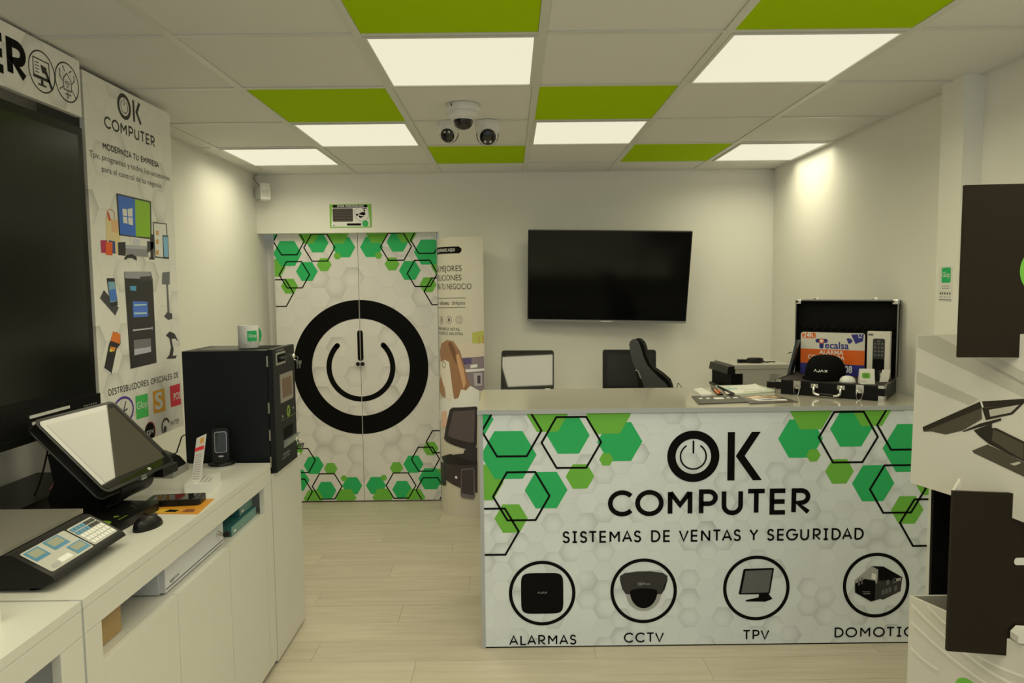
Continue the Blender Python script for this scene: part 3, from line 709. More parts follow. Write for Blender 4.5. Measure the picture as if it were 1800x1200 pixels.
# ================================================================== BACK DESK AND WHAT STANDS ON IT
t = thing('back_desk', 'white desk along the back wall behind the counter', 'desk', (.85, 4.72, 0))
obj('desk_top', box((-.10, 4.36, .725), (1.86, 5.10, .75)), CABW, t, True, bev=.002)
for x in (-.08, .86, 1.82): obj('desk_leg', box((x, 4.40, 0), (x+.03, 5.06, .725)), CABW, t, True)
def monitor(px_c, Y, zc_, nrm, label, scr, wd=.345, hg=.272):
    c = ony(px_c[0], px_c[1], Y); nrm = V(nrm).normalized(); rz = math.atan2(nrm.x, -nrm.y); el = math.asin(nrm.z)
    t = thing('touch_monitor', label, 'monitor', (c.x, c.y, .75), rz, 'touch monitors on the back desk')
    Rm = M.Translation((0, 0, c.z-.75)) @ M.Rotation(-el, 4, 'X')
    def part(n, bm, m, **k):
        bmesh.ops.transform(bm, matrix=Rm, verts=bm.verts); return obj(n, bm, m, t, **k)
    f = lambda u, v, w_: V((u, w_, v))
    part('casing', slab(rrect(-wd/2, -hg/2, wd/2, hg/2, .014), f, 0, .034), BLACK, bev=.003)
    part('screen', slab(rrect(-wd/2+.005, -hg/2+.022, wd/2-.005, hg/2-.005, .010), f, -.0012, .001), scr)
    part('display_area', slab(rrect(-wd/2+.028, -hg/2+.036, wd/2-.028, hg/2-.028, .002), f, -.0016, -.001), mat('display_'+scr.name, (.030, .030, .028), .03 if scr is SCREEN else .25, ior=1.75 if scr is SCREEN else 1.3))
    part('badge', slab(rrect(wd/2-.055, -hg/2+.006, wd/2-.02, -hg/2+.014, .003), f, -.001, .001), SILVER)
    z = c.z-.75
    obj('neck', prism([(-.04, .03, z-.05), (.04, .03, z-.05), (.05, .10, .02), (-.05, .10, .02)], (0, .04, 0)), BLACK, t, bev=.006)
    obj('base', slab(rrect(-.12, -.10, .12, .16, .03), lambda u, v, w_: V((u, v, w_)), 0, .022), BLACK, t, bev=.006)
    return t
monitor((927, 651), 4.70, 0, (math.sin(-.085)*math.cos(.352), -math.cos(.085)*math.cos(.352), math.sin(.352)), 'black touch monitor mirroring a bright ceiling panel, behind the counter', SCREEN)
monitor((1106, 651), 4.70, 0, (-.14, -1, .12), 'black touch monitor with a dark screen partly behind the chair', SCREENM)
# office chair
t = thing('office_chair', 'black and grey high-back office chair behind the counter', 'chair', (.80, 4.06, 0))
def z2(x, y): return (860+x/4.737, 580+y/4.737)
shell = [(1165, 118), (1172, 95), (1190, 80), (1215, 76), (1240, 96), (1262, 150), (1285, 230), (1318, 300), (1400, 388), (1470, 450), (1500, 500), (1530, 640), (1500, 760), (1300, 800), (1262, 560), (1240, 430), (1226, 345), (1192, 265), (1174, 180)]
sh3 = [ony(*z2(x, y), 4.0) for x, y in shell]
cu3 = [ony(*z2(x, y), 4.02) for x, y in [(1192, 84), (1222, 74), (1250, 80), (1276, 104), (1292, 140), (1306, 205), (1332, 270), (1368, 322), (1440, 372), (1496, 422), (1514, 470), (1545, 640), (1510, 770), (1330, 800), (1300, 600), (1268, 400), (1240, 300), (1215, 200)]]
o = obj('back_shell', prism(sh3, (.012, .045, 0)), DKGREY, t, True, bev=.012, seg=3)
obj('back_cushion', prism(cu3, (.03, .085, 0)), MATTE, t, True, bev=.022, seg=4)
slot = [ony(*z2(x, y), 3.999) for x, y in [(1218, 340), (1226, 332), (1238, 340), (1262, 400), (1290, 480), (1296, 540), (1250, 540), (1236, 440)]]
obj('belt_slot', prism(slot, (.004, .004, 0)), BLACK, o, True)
obj('slot_rim', tube([p+V((0, -.002, 0)) for p in slot[:4]], .004, 6), GREYP, o, True)
obj('seat', slab(rrect(.72, 3.80, 1.18, 4.22, .06), lambda u, v, w_: V((u, v, w_)), .44, .54), MATTE, t, True, bev=.03, seg=3)
obj('gas_column', lathe([(.03, .10), (.03, .30), (.022, .30), (.022, .45)], 16, (.93, 3.99, 0)), BLACK, t, True)
for k in range(5):
    a = 2*math.pi*k/5+.3; d = V((math.cos(a), math.sin(a), 0)); c = V((.93, 3.99, 0))
    lg = obj('base_leg', tube([c+V((0, 0, .12)), c+d*.14+V((0, 0, .10)), c+d*.25+V((0, 0, .07))], .02, 8), BLACK, t, True)
    obj('caster', lathe([(.0, -.02), (.028, -.02), (.03, 0), (.028, .02), (0, .02)], 14, c+d*.25+V((0, 0, .03)), axis=(-d.y, d.x, 0)), BLACK, lg, True)
# wire hook behind counter
tag(obj('wire_hook', tube(spline([ony(*z2(x, y), 4.2) for x, y in ((1522, 478), (1560, 484), (1572, 440), (1604, 480))], 4), .002, 6), BLACK), 'thin bent black wire end showing above the counter edge beside the chair', 'wire')
# printer
t = thing('laser_printer', 'grey laser printer with black front on the desk by the corner', 'printer', (1.575, 4.62, .75), math.radians(4))
obj('body', box((-.17, -.16, 0), (.19, .20, .300)), PRGREY, t, bev=.006)
obj('lid', box((-.175, -.163, .302), (.19, .20, .328)), PRGREY, t, bev=.006)
obj('control_panel', prism([(-.222, -.15, .272), (-.150, -.15, .268), (-.150, -.15, .322), (-.214, -.15, .318)], (0, .33, 0)), BLACK, t, bev=.005)
obj('output_bay', box((-.200, -.162, .175), (-.125, .18, .275)), MATTE, t, bev=.008)
obj('output_tray', prism([(-.222, -.15, .168), (-.125, -.15, .160), (-.125, -.15, .178), (-.222, -.15, .186)], (0, .32, 0)), BLACK, t, bev=.003)
obj('front_cover', box((-.21, -.158, .02), (-.165, .19, .166)), PRGREY, t, bev=.006)
obj('handle_recess', box((-.118, -.1605, .190), (-.096, -.159, .212)), GREYP, t)
vt = obj('vent_panel', box((.045, -.1612, .214), (.115, -.159, .274)), PRGREY, t)
for k in range(7): obj('vent_slat', box((.05, -.1625, .218+.0078*k), (.11, -.161, .222+.0078*k)), GREYP, vt)
t = thing('cable_bundle', 'coiled black cable with plug lying on top of the printer', 'cable', (1.575, 4.60, 1.0785))
bm = BM()
for k, r in enumerate((.045, .05, .042, .038)): tube([(r*1.2*math.cos(a)+.005*k, r*math.sin(a), .006+.006*k) for a in [2*math.pi*i/24 for i in range(24)]], .0055, 6, bm, True)
obj('coil', bm, BLACK, t, smooth=True)
obj('plug', box((-.10, -.02, 0), (-.055, .008, .022)), BLACK, t, bev=.004)
obj('loose_end', tube(spline([(.05, -.01, .008), (.08, -.03, .005), (.11, -.01, .005), (.14, -.02, .005)]), .004, 6), BLACK, t)

# ================================================================== OPEN CASE AND ITS CONTENTS
AN = math.radians(-36); e1 = V((math.cos(AN), math.sin(AN), 0)); e2 = V((-e1.y, e1.x, 0))
FR = V((1.652, 3.112, CH+.0025)); CW, CD, CHH = .47, .335, .062; FLc = FR-e1*CW
t = thing('open_case', 'open black carrying case with chrome corners on the counter', 'case', FLc, AN)
SKIN = mat('case_vinyl', (.006, .006, .0065), .45, ior=1.28, bump=.2, bscale=700)
obj('lower_shell', box((0, 0, 0), (CW, CD, CHH)), SKIN, t, bev=.006)
obj('foam_insert', box((.012, .012, CHH-.004), (CW-.012, CD-.012, CHH+.004)), mat('case_foam', (.030, .024, .022), .9, bump=.4, bscale=150), t)
bm = BM()
for a, b in (((0, 0), (CW, .007)), ((0, CD-.007), (CW, CD)), ((0, .007), (.007, CD-.007)), ((CW-.007, .007), (CW, CD-.007))): abox(bm, (*a, CHH-.002), (*b, CHH+.006))
obj('lower_rim', bm, mat('rim_dark', (.05, .05, .05), .3, .8), t)
LH = .372; LM = M.Translation((0, CD, CHH+.006)) @ M.Rotation(math.radians(-1), 4, 'X')
def lidpart(n, bm, m, par=None, **k):
    bmesh.ops.transform(bm, matrix=LM, verts=bm.verts); return obj(n, bm, m, par or t, **k)
bm = BM(); abox(bm, (0, .045, 0), (CW, .055, LH))
for a, b in (((0, 0), (CW, .006)), ((0, LH-.006), (CW, LH)), ((0, .006), (.006, LH-.006)), ((CW-.006, .006), (CW, LH-.006))): abox(bm, (a[0], 0, a[1]), (b[0], .05, b[1]))
lid = lidpart('lid', bm, SKIN)
lidpart('lid_lining', slab(rrect(.006, .006, CW-.006, LH-.006, .02), lambda u, v, w_: V((u, w_, v)), .036, .046), MATTE, lid)
bm = BM()
for i in range(12):
    for k in range(2):
        c = V((.03+i*.0375, .034, .20+k*.03)); lathe([(.016, 0), (.010, .006), (0, .010)], 8, c, bm, axis=(0, -1, 0))
lidpart('foam_bumps', bm, MATTE, lid)
bm = BM()
for a, b in (((-.001, LH-.006), (CW+.001, LH+.001)), ((-.001, 0), (.004, LH-.006)), ((CW-.004, 0), (CW+.001, LH-.006))): abox(bm, (a[0], -.002, a[1]), (b[0], .010, b[1]))
lidpart('lid_rim', bm, mat('rim_alu', (.30, .30, .29), .35, .9), lid)
def corner(name, x, z, par, fn, sx, sz):
    bm = BM(); w_ = .026
    abox(bm, (x-.002*sx, -.003, z-.002*sz), (x+w_*sx, .003, z+w_*.8*sz)); abox(bm, (x-.002*sx, -.003, z-.002*sz), (x+.003*sx, .03, z+w_*.8*sz))
    return fn(name, bm, CHROME, par, bev=.0015)
dp = lambda n, bm, m, par, **k: obj(n, bm, m, t, **k)
for x, sx in ((0, 1), (CW, -1)):
    corner('corner_cap', x, 0, None, dp, sx, 1); corner('corner_cap', x, CHH+.004, None, dp, sx, -.55); corner('corner_cap', x, LH, lid, lidpart, sx, -1)
for x in (.10, CW-.10):
    lt = obj('latch', box((x-.016, -.008, CHH-.034), (x+.016, .001, CHH+.004)), CHROME, t, bev=.002)
    obj('latch_button', lathe([(.008, 0), (.008, .005), (0, .006)], 14, (x, -.008, CHH-.016), axis=(0, -1, 0)), STEEL, lt)
    obj('latch_ring', tube([(x+.012*math.cos(a), -.013-.005*(1-math.sin(a)), CHH-.040+.024*math.sin(a)) for a in [2*math.pi*i/18 for i in range(18)]], .0022, 6, closed=True), CHROME, lt)
    lidpart('lid_catch', box((x-.012, -.008, LH-.002), (x+.012, .006, LH+.010)), CHROME, lid, bev=.001)
hp = [(.178, -.004, .050), (.178, -.022, .040), (.180, -.028, .018), (.20, -.03, .010), (CW/2, -.03, .008), (CW-.20, -.03, .010), (CW-.18, -.028, .018), (CW-.178, -.022, .040), (CW-.178, -.004, .050)]
hd = obj('handle', tube(spline(hp, 5), .0062, 10), CHROME, t, smooth=True)
obj('handle_grip', tube([(.205, -.030, .012), (CW-.205, -.030, .012)], .0085, 12), BLACK, hd, smooth=True)
for x in (.178, CW-.178): obj('handle_mount', box((x-.016, -.010, .038), (x+.016, .001, .058)), CHROME, hd, bev=.002)
for x in (.06, CW-.06): obj('hinge', box((x-.014, CD-.004, CHH-.01), (x+.014, CD+.010, CHH+.02)), CHROME, t)
ZF = CH+CHH+.004
def loc(x, y, z=0): return FLc+e1*x+e2*y+V((0, 0, z))
# alarm sign board
t = thing('alarm_sign_board', 'orange, white and blue alarm sign board standing in the open case', 'sign', loc(.2, .30, CHH+.004), AN)
pr = Print(loc(0, .300, 0), e1, (0, 0, 1))
q = pr.pxs([(1408, 583), (1522.5, 582.5), (1513, 664), (1404, 660)]); x0, x1 = q[0][0], q[1][0]-.004; z0, z1 = CHH+.005, q[0][1]
f = lambda u, v, w_: pr.o+pr.ux*u+pr.uy*v-pr.n*w_
OW, OO, OB = mat('board_white', (.74, .72, .66), .35), mat('board_orange', (.80, .14, .01), .35), mat('board_blue', (.03, .03, .26), .35)
bd = obj('board', slab(rrect(x0, z0, x1, z1, .012), f, 0, .004), OW, t, True)
def sg(a, b): return x0+(x1-x0)*a, z0+(z1-z0)*b
pr.rect(*sg(0, .26), *sg(1, .60), OO, 1); pr.rect(*sg(.0, .0), *sg(1, .26), OB, 1)
pr.rr(*sg(.02, .855), *sg(.24, .985), .008, OO, 1); pr.font('24h.', sg(.04, 0)[0], sg(.22, 0)[0], sg(0, .875)[1], .024, PWHITE, 2, .02)
pr.stroke([sg(.27, .80), sg(.40, .80)], .020, OB, 2, cap=True); pr.stroke([sg(.335, .80), sg(.335, .66)], .020, OB, 2, cap=True)
pr.disc(*sg(.335, .795), .013, OO, 3); pr.disc(*sg(.335, .795), .008, PWHITE, 4)
pr.font('ecalsa', sg(.39, 0)[0], sg(.76, 0)[0], sg(0, .625)[1], .034, OB, 2, .02)
pr.poly([sg(.79, .97), sg(.98, .985), sg(.97, .82), sg(.86, .75)], OB, 2); pr.poly([sg(.72, .86), sg(.755, .89), sg(.80, .77), sg(.755, .75)], OB, 2); pr.poly([sg(.76, .86), sg(.79, .87), sg(.82, .80), sg(.79, .79)], OB, 2)
pr.stroke([sg(.90, .98), sg(.91, .90), sg(.94, .90), sg(.945, .985)], .003, PWHITE, 3)
pr.font('ALARMA', sg(.30, 0)[0], sg(.68, 0)[0], sg(0, .485)[1], .020, PWHITE, 2, .02); pr.font('CONECTADA', sg(.12, 0)[0], sg(.70, 0)[0], sg(0, .365)[1], .020, PWHITE, 2, .02)
pr.font('A LA POLICIA', sg(.3, 0)[0], sg(.70, 0)[0], sg(0, .285)[1], .009, PWHITE, 2); pr.font('08', sg(.70, 0)[0], sg(.82, 0)[0], sg(0, .07)[1], .034, PWHITE, 2, .02)
pr.build('sign_print', bd)
# keypad box
pr = Print(loc(0, .252, 0), e1, (0, 0, 1))
q = pr.pxs([(1525, 582), (1572, 581)]); x0, x1 = q[0][0], min(q[1][0], CW-.02); z0, z1 = CHH+.005, q[0][1]
t = thing('keypad_box', 'tall white product box with a black keypad pictured, in the case', 'box', loc((x0+x1)/2, .275, CHH+.004), AN)
f = lambda u, v, w_: pr.o+pr.ux*u+pr.uy*v-pr.n*w_
bd = obj('carton', slab([(x0, z0), (x1, z0), (x1, z1), (x0, z1)], f, 0, .045), OW, t, True, bev=.001)
def sg(a, b): return x0+(x1-x0)*a, z0+(z1-z0)*b
pr.rr(*sg(.25, .13), *sg(.78, .85), .008, G1, 1); pr.rr(*sg(.27, .145), *sg(.76, .42), .007, INK, 2); pr.rect(*sg(.04, .91), *sg(.26, .95), G2, 1)
pr.rect(*sg(.44, .79), *sg(.58, .80), G3, 2)
for i in range(3):
    for k in range(4): pr.ring(*sg(.36+.155*i, .50+.08*k), .0035, .0011, G3, 2, 12)
pr.rr(*sg(.22, .06), *sg(.8, .11), .002, PWHITE, 1)
pr.build('keypad_print', bd)
# cap
t = thing('baseball_cap', 'black baseball cap with white lettering lying in the open case', 'cap', loc(.185, .17, CHH+.004), AN)
bm = BM(); nn_, mm_ = 32, 10; rings = []
for j in range(mm_):
    a = math.pi/2*j/(mm_-1)*.985; h = .106*math.sin(a)**.85 if j else 0
    rings.append([bm.verts.new(((.092 if j else .090)*math.cos(a)**.62*math.cos(b)*(1+.06*math.sin(b)), .088*math.cos(a)**.62*math.sin(b), h+.006)) for b in [2*math.pi*i/nn_ for i in range(nn_)]])
for a, b in zip(rings, rings[1:]):
    for i in range(nn_): bm.faces.new((a[i], a[(i+1) % nn_], b[(i+1) % nn_], b[i]))
bm.faces.new(rings[-1]); bm.faces.new(rings[0][::-1])
CAPM = mat('cap_cloth', (.004, .004, .0045), .85, ior=1.2, bump=.2, bscale=900)
cr_ = obj('crown', bm, CAPM, t, smooth=True)
bm = BM(); rows = []
for j in range(7):
    s_ = j/6; rows.append([bm.verts.new(((.088+.0*s_)*math.cos(b)*(1+.12*s_), -.088*abs(math.sin(b))**.9-(.062*s_*abs(math.sin(b))**.7), .010-.004*s_-.016*s_*(math.cos(b)**2)*.2)) for b in [math.pi+math.pi*i/20 for i in range(21)]])
for a, b in zip(rows, rows[1:]):
    for i in range(20): bm.faces.new((a[i], a[i+1], b[i+1], b[i]))
bmesh.ops.solidify(bm, geom=bm.faces[:], thickness=.0035)
obj('brim', bm, CAPM, t, smooth=True)
obj('top_button', lathe([(.006, 0), (.005, .003), (0, .004)], 12, (0, 0, .1105)), CAPM, t)
def capbend(u, v, w_):
    a = u/.09-math.pi/2; k = math.sqrt(max(0, 1-(v/.125)**2))**.62 if 0 else (1-.16*(v/.1)**2)
    return (mw(t) @ V((.0925*math.cos(a)*k, .0905*math.sin(a)*k-.0015-w_, v)))
pr = Print((0, 0, 0), (1, 0, 0), (0, 0, 1), bend=capbend); pr.letters('ΛJΛX', -.034, .03, .036, .014, .0034, PWHITE, 4, .25); pr.build('cap_letters', cr_)
# white dome detector, tent card, small card, dark panel
t = thing('dome_detector', 'small white dome detector lying beside the cap', 'sensor', loc(.308, .05, CHH+.004))
obj('dome', lathe([(.034, .004), (.034, .008), (.031, .018), (.022, .027), (.010, .031), (0, .032)], 28), WHITEP, t, smooth=True)
obj('base_ring', lathe([(.035, 0), (.035, .005), (.03, .006)], 28), GREYP, t)
t = thing('product_card', 'small white folded card with a green picture in the case', 'card', loc(.385, .055, CHH+.004), AN+math.radians(24))
bd = obj('card', prism([(-.030, -.026, 0), (-.030, .022, 0), (-.030, .004, .067), (-.030, -.012, .067)], (.060, 0, 0)), PAPER, t)
c0 = mw(t) @ V((0, -.026, 0)); pr = Print(c0, mw(t).to_3x3() @ V((1, 0, 0)), mw(t).to_3x3() @ V((0, .014, .067)))
pr.rr(-.024, .026, .012, .052, .008, mat('card_green', (.20, .50, .05), .4), 2); pr.rr(-.018, .030, .004, .048, .006, mat('card_green2', (.09, .30, .03), .4), 3); pr.rect(-.026, .012, -.008, .015, G3, 2)
pr.build('card_print', bd)
t = thing('leaning_card', 'small white card leaning behind the folded product card', 'card', loc(.437, .155, CHH+.004), AN)
obj('sheet', prism([(-.012, -.01, 0), (.020, .012, 0), (.026, .03, .055), (-.004, .01, .055)], (.0015, -.0015, 0)), PAPER, t)
obj('holder', box((-.05, .01, 0), (-.015, .035, .05)), BLACK, t, bev=.002)
t = thing('dark_panel_device', 'slim dark upright device at the left end inside the case', 'device', loc(-.004, .262, CHH+.004), AN)
obj('casing', prism([(0, -.05, 0), (0, .02, 0), (.03, .03, .172), (.03, -.012, .175)], (.012, .004, 0)), mat('slate_plastic', (.022, .03, .034), .25), t, bev=.002)
obj('seam', prism([(-.001, -.036, .105), (-.001, .028, .105), (.0, .028, .109), (.0, -.036, .109)], (.002, 0, 0)), BLACK, t)

# ================================================================== PAPERS ON THE COUNTER
def z3(x, y): return (1200+x/4.2857, 500+y/4.2857)
def sheet(name, label, cat, L, z, th, m, part='sheet'):
    P = [onz(*z3(*p), CH+z+th) for p in L]; c = sum(P, V())/len(P)
    t = thing(name, label, cat, (c.x, c.y, CH+z))
    o = obj(part, prism(P, (0, 0, -th)), m, t, True)
    pr = Print((0, 0, CH+z+th), (1, 0, 0), (0, 1, 0)); pr.q = lambda a, b: V(P[0]).lerp(P[1], a).lerp(V(P[3]).lerp(P[2], a), b)
    return t, o, pr
t, o, pr = sheet('black_brochure', 'black folded brochure at the front edge of the counter', 'brochure', [(68, 838), (425, 832), (502, 882), (118, 897)], 0, .004, mat('brochure_black', (.035, .034, .033), .3), 'cover')
for a, w_ in ((.10, .07), (.25, .07), (.40, .20), (.67, .06), (.80, .09)):
    k = [pr.q(a, .30), pr.q(a+w_, .30), pr.q(a+w_, .52 if w_ > .15 else .44), pr.q(a, .52 if w_ > .15 else .44)]; pr.poly([(p.x, p.y) for p in k], PWHITE, 1)
pr.build('logo_print', o)
t, o, pr = sheet('magazine', 'open colour magazine lying beside the black brochure', 'magazine', [(432, 842), (690, 830), (868, 878), (510, 893)], 0, .005, mat('magazine_dark', (.12, .10, .09), .25), 'pages')
for L, c in (([(.1, .15), (.5, .05), (.55, .3), (.2, .4)], (176, 150, 110)), ([(.5, .1), (.9, .15), (.95, .4), (.6, .4)], (150, 120, 70)), ([(.15, .45), (.5, .4), (.9, .7), (.85, .85), (.25, .7)], (190, 182, 160)), ([(.3, .5), (.6, .55), (.75, .75), (.4, .65)], (50, 44, 40)), ([(.02, .6), (.2, .75), (.6, .93), (.1, .9)], (60, 58, 54)), ([(.62, .2), (.75, .22), (.78, .32), (.66, .3)], (200, 110, 30))):
    pr.poly([tuple(pr.q(*p))[:2] for p in L], ink(*c), 1 if c[0] > 100 else 2)
pr.build('picture_print', o)
t, o, pr = sheet('paper_stack', 'loose stack of white and pale green papers in front of the case', 'papers', [(245, 760), (560, 752), (712, 800), (400, 828)], 0, .006, mat('paper_green', (.55, .62, .52), .6), 'stack')
P = [onz(*z3(*p), CH+.0065) for p in [(350, 772), (540, 752), (640, 800), (500, 808), (430, 800)]]; obj('top_sheet', prism(P, (0, 0, .002)), PAPER, t, True)
P = [onz(*z3(*p), CH+.009) for p in [(430, 782), (548, 750), (580, 775), (600, 795), (470, 790)]]; obj('folded_sheet', prism(P, (0, 0, .004)), PAPER, t, True)
t, o, pr = sheet('folded_leaflet', 'white leaflet with coloured print left of the paper stack', 'leaflet', [(300, 778), (430, 770), (470, 812), (330, 822)], .0062, .002, PAPER)
pr.poly([tuple(pr.q(*p))[:2] for p in [(.1, .1), (.8, .1), (.8, .4), (.1, .4)]], ink(120, 150, 120), 1); pr.build('leaflet_print', o)
P = [onz(*z3(*p), CH+.012) for p in [(80, 786), (140, 776), (218, 812), (216, 826), (140, 830)]]
c = sum(P, V())/5; t = thing('white_adapter', 'small white rounded plastic device left of the cutter knife', 'device', (c.x, c.y, CH))
obj('housing', prism(P, (0, 0, -.012)), WHITEP, t, True, bev=.004, seg=3)
obj('top_mark', lathe([(.006, 0), (.006, .001), (0, .001)], 12, (c.x+.03, c.y-.02, CH+.012)), GREYP, t, True)
a, b = onz(*z3(232, 772), CH+.008), onz(*z3(285, 822), CH+.008); d = (b-a).normalized(); sd = V((-d.y, d.x, 0))
t = thing('cutter_knife', 'orange and black cutter knife lying beside the papers', 'knife', ((a.x+b.x)/2, (a.y+b.y)/2, CH))
obj('handle', prism([a-sd*.011, a+sd*.011, b+sd*.013, b-sd*.013], (0, 0, -.008)), BLACK, t, True, bev=.003)
obj('side_grip', prism([a.lerp(b, .35)-sd*.0125, a.lerp(b, .35)-sd*.004, b-sd*.004, b-sd*.0145], (0, 0, .002)), mat('orange_grip', (.75, .16, .01), .4), t, True)
obj('slider', prism([a.lerp(b, .5)+sd*.002, a.lerp(b, .5)+sd*.010, a.lerp(b, .8)+sd*.010, a.lerp(b, .8)+sd*.002], (0, 0, .004)), mat('orange_grip', None), t, True)
a, b = onz(*z3(268, 768), CH+.012), onz(*z3(382, 822), CH+.012)
t = thing('black_marker', 'black marker pen lying across the loose papers', 'pen', ((a.x+b.x)/2, (a.y+b.y)/2, CH+.006))
obj('barrel', tube([a, a.lerp(b, .65)], .0055, 10), BLACK, t, True, smooth=True); obj('pen_cap', tube([a.lerp(b, .65), b], .0063, 10), DKGREY, t, True, smooth=True)
# adapter behind the case
c = onz(1359, 683, CH); t = thing('power_adapter', 'black power adapter beside the left end of the open case', 'adapter', (c.x+.015, c.y+.055, CH), AN)
obj('brick', box((-.022, -.018, 0), (.022, .018, .030)), BLACK, t, bev=.005); obj('cord', tube(spline([(.02, 0, .018), (.03, .02, .03), (.04, .05, .012), (.03, .08, .004)]), .003, 6), BLACK, t)

# ================================================================== sticker on the pillar
t = thing('pillar_sticker', 'small white sticker with green square logo on the pillar', 'sticker', (1.8045, 2.93, 1.58))
pr = Print((1.8045, 0, 0), (0, -1, 0), (0, 0, 1))
x0, x1, z0, z1 = -2.995, -2.90, 1.505, 1.651
bd = obj('card', box((1.8035, -x1, z0), (1.805, -x0, z1)), PAPER, t, True)
pr.o = V((1.8035, 0, 0))
def sg(a, b): return x0+(x1-x0)*a, z0+(z1-z0)*b
pr.rr(*sg(.2, .52), *sg(.84, .95), .006, PG, 1); pr.font('Glop', sg(.27, 0)[0], sg(.78, 0)[0], sg(0, .68)[1], .022, PWHITE, 2)
for k, (a, b) in enumerate(((.22, .8), (.25, .75))): pr.rect(*sg(a, .42-.06*k), *sg(b, .435-.06*k), G2, 1)
for a in (.1, .25, .42, .6, .78): pr.rect(*sg(a, .19), *sg(a+.1, .25), G2, 1); pr.rect(*sg(a, .10), *sg(a+.08, .14), G3, 1)
pr.rect(*sg(.06, .03), *sg(.94, .05), G2, 1)
pr.build('sticker_print', bd)

# ================================================================== LEFT WALL: poster, header, interactive display
PX = -1.53
t = thing('wall_poster', 'tall white hexagon-print poster board with product pictures on the left wall', 'poster', (PX-.1, 2.95, .955))
bd = obj('board', box((PX-.018, 2.625, .958), (PX, 3.285, 2.380)), HEXP, t, True)
for y in (2.8, 3.1): obj('batten', box((XL, y-.02, 1.0), (PX-.018, y+.02, 2.34)), mat('batten_grey', (.30, .29, .27), .6), t, True)
pr = Print((PX, 0, 0), (0, 1, 0), (0, 0, 1), (2.627, .960, 3.283, 2.378))
TX2 = mat('poster_text', (.022, .022, .020), .45)
def z1(x, y): return (x/3.53, y/3.53)
def zb(x, y): return (x/2.609, 330+y/2.609)
u, v = pr.px(*z1(770, 662)); pr.ring(u, v, .043, .015, TX2, 2, 40); pr.stroke(arc(u, v, .025, .025, 125, 415, 28), .0035, TX2, 2, cap=True); pr.stroke([(u, v+.006), (u, v+.030)], .004, TX2, 2, cap=True)
a, b = pr.px(*z1(832, 755)), pr.px(*z1(832, 625)); x2 = pr.px(*z1(876, 700))[0]
pr.stroke([a, (a[0], b[1])], .015, TX2, 2); pr.stroke([(x2-.012, b[1]), (a[0]+.022, (a[1]+b[1])/2), (x2-.008, a[1])], .015, TX2, 2)
pr.build('logo_letters', bd)
pr.pxfont('COMPUTER', z1(648, 800), z1(962, 906), 20, TX2, 2, stroke=.17); pr.build('name_letters', bd)
pr.pxfont('MODERNIZA TU EMPRESA', z1(638, 932), z1(985, 1035), 11, TX2, 2, stroke=.2); pr.build('headline_letters', bd)
pr.pxfont('Tpv, programas y todos los accesorios', z1(554, 975), z1(1052, 1115), 9.5, TX2, 2); pr.pxfont('para el control de tu negocio', z1(632, 1072), z1(1002, 1160), 9.5, TX2, 2); pr.build('text_lines', bd)
def zp(L, c, lay=2): pr.pp([zb(*q) for q in L], c if not isinstance(c, tuple) else ink(*c), lay)
zp([(532, 24), (692, 62), (695, 236), (545, 218)], (44, 44, 40), 2); zp([(540, 34), (618, 52), (622, 222), (550, 212)], (46, 88, 150), 3); zp([(618, 52), (686, 68), (689, 228), (622, 222)], (120, 158, 30), 3)
for q in ([(560, 96), (580, 98), (582, 130), (562, 127)], [(584, 98), (606, 92), (607, 132), (586, 131)], [(562, 132), (582, 134), (584, 165), (564, 160)], [(586, 135), (607, 136), (609, 172), (588, 167)]): zp(q, (190, 200, 205), 4)
zp([(612, 232), (640, 236), (642, 262), (612, 260)], (170, 168, 160), 2); zp([(572, 262), (672, 268), (682, 318), (580, 310)], (120, 118, 108), 3); zp([(574, 264), (670, 270), (670, 282), (576, 278)], (150, 148, 138), 4)
zp([(540, 250), (574, 248), (576, 312), (542, 308)], (34, 33, 30), 3); zp([(568, 325), (580, 308), (605, 304), (625, 316), (626, 334), (605, 322), (585, 322), (575, 330)], (36, 34, 32), 4)
zp([(688, 212), (704, 214), (704, 320), (690, 318)], (40, 38, 36), 4); zp([(674, 244), (702, 248), (704, 276), (676, 300)], (46, 44, 40), 4); zp([(684, 318), (706, 318), (708, 330), (684, 328)], (40, 38, 36), 4)
zp([(700, 156), (764, 164), (774, 326), (708, 320)], (50, 50, 46), 2); zp([(704, 162), (760, 168), (768, 320), (712, 314)], (196, 190, 168), 3)
for yy in (196, 236, 286): zp([(714, yy), (726, yy+1), (726, yy+22), (714, yy+20)], (176, 130, 70), 4)
zp([(744, 216), (770, 220), (774, 326), (748, 324)], (36, 36, 36), 4); zp([(747, 222), (768, 225), (771, 318), (751, 316)], (110, 150, 168), 5)
zp([(484, 134), (540, 150), (552, 236), (548, 306), (488, 290)], (214, 168, 112), 2); zp([(508, 146), (540, 152), (540, 208), (512, 200)], (196, 148, 96), 3); zp([(490, 112), (498, 112), (508, 150), (498, 150)], (170, 60, 40), 4)
pr.stroke(pr.pxs([zb(*q) for q in ((488, 140), (492, 104), (508, 98), (524, 112), (526, 150))]), .004, ink(176, 130, 88), 4)
zp([(460, 240), (490, 240), (490, 298), (464, 298)], (150, 36, 60), 4); zp([(482, 250), (514, 248), (514, 310), (484, 306)], (206, 78, 24), 5); zp([(498, 240), (526, 246), (528, 302), (514, 300), (514, 248), (498, 248)], (50, 60, 96), 4)
pr.build('workstation_picture', bd, 'printed touch screen workstation with bag, tablet and cards')
zp([(568, 386), (690, 384), (700, 420), (718, 802), (598, 830)], (40, 38, 34), 2); zp([(568, 384), (688, 384), (694, 420), (572, 414)], (130, 128, 118), 3); zp([(640, 408), (690, 404), (692, 424), (642, 430)], (54, 52, 46), 4)
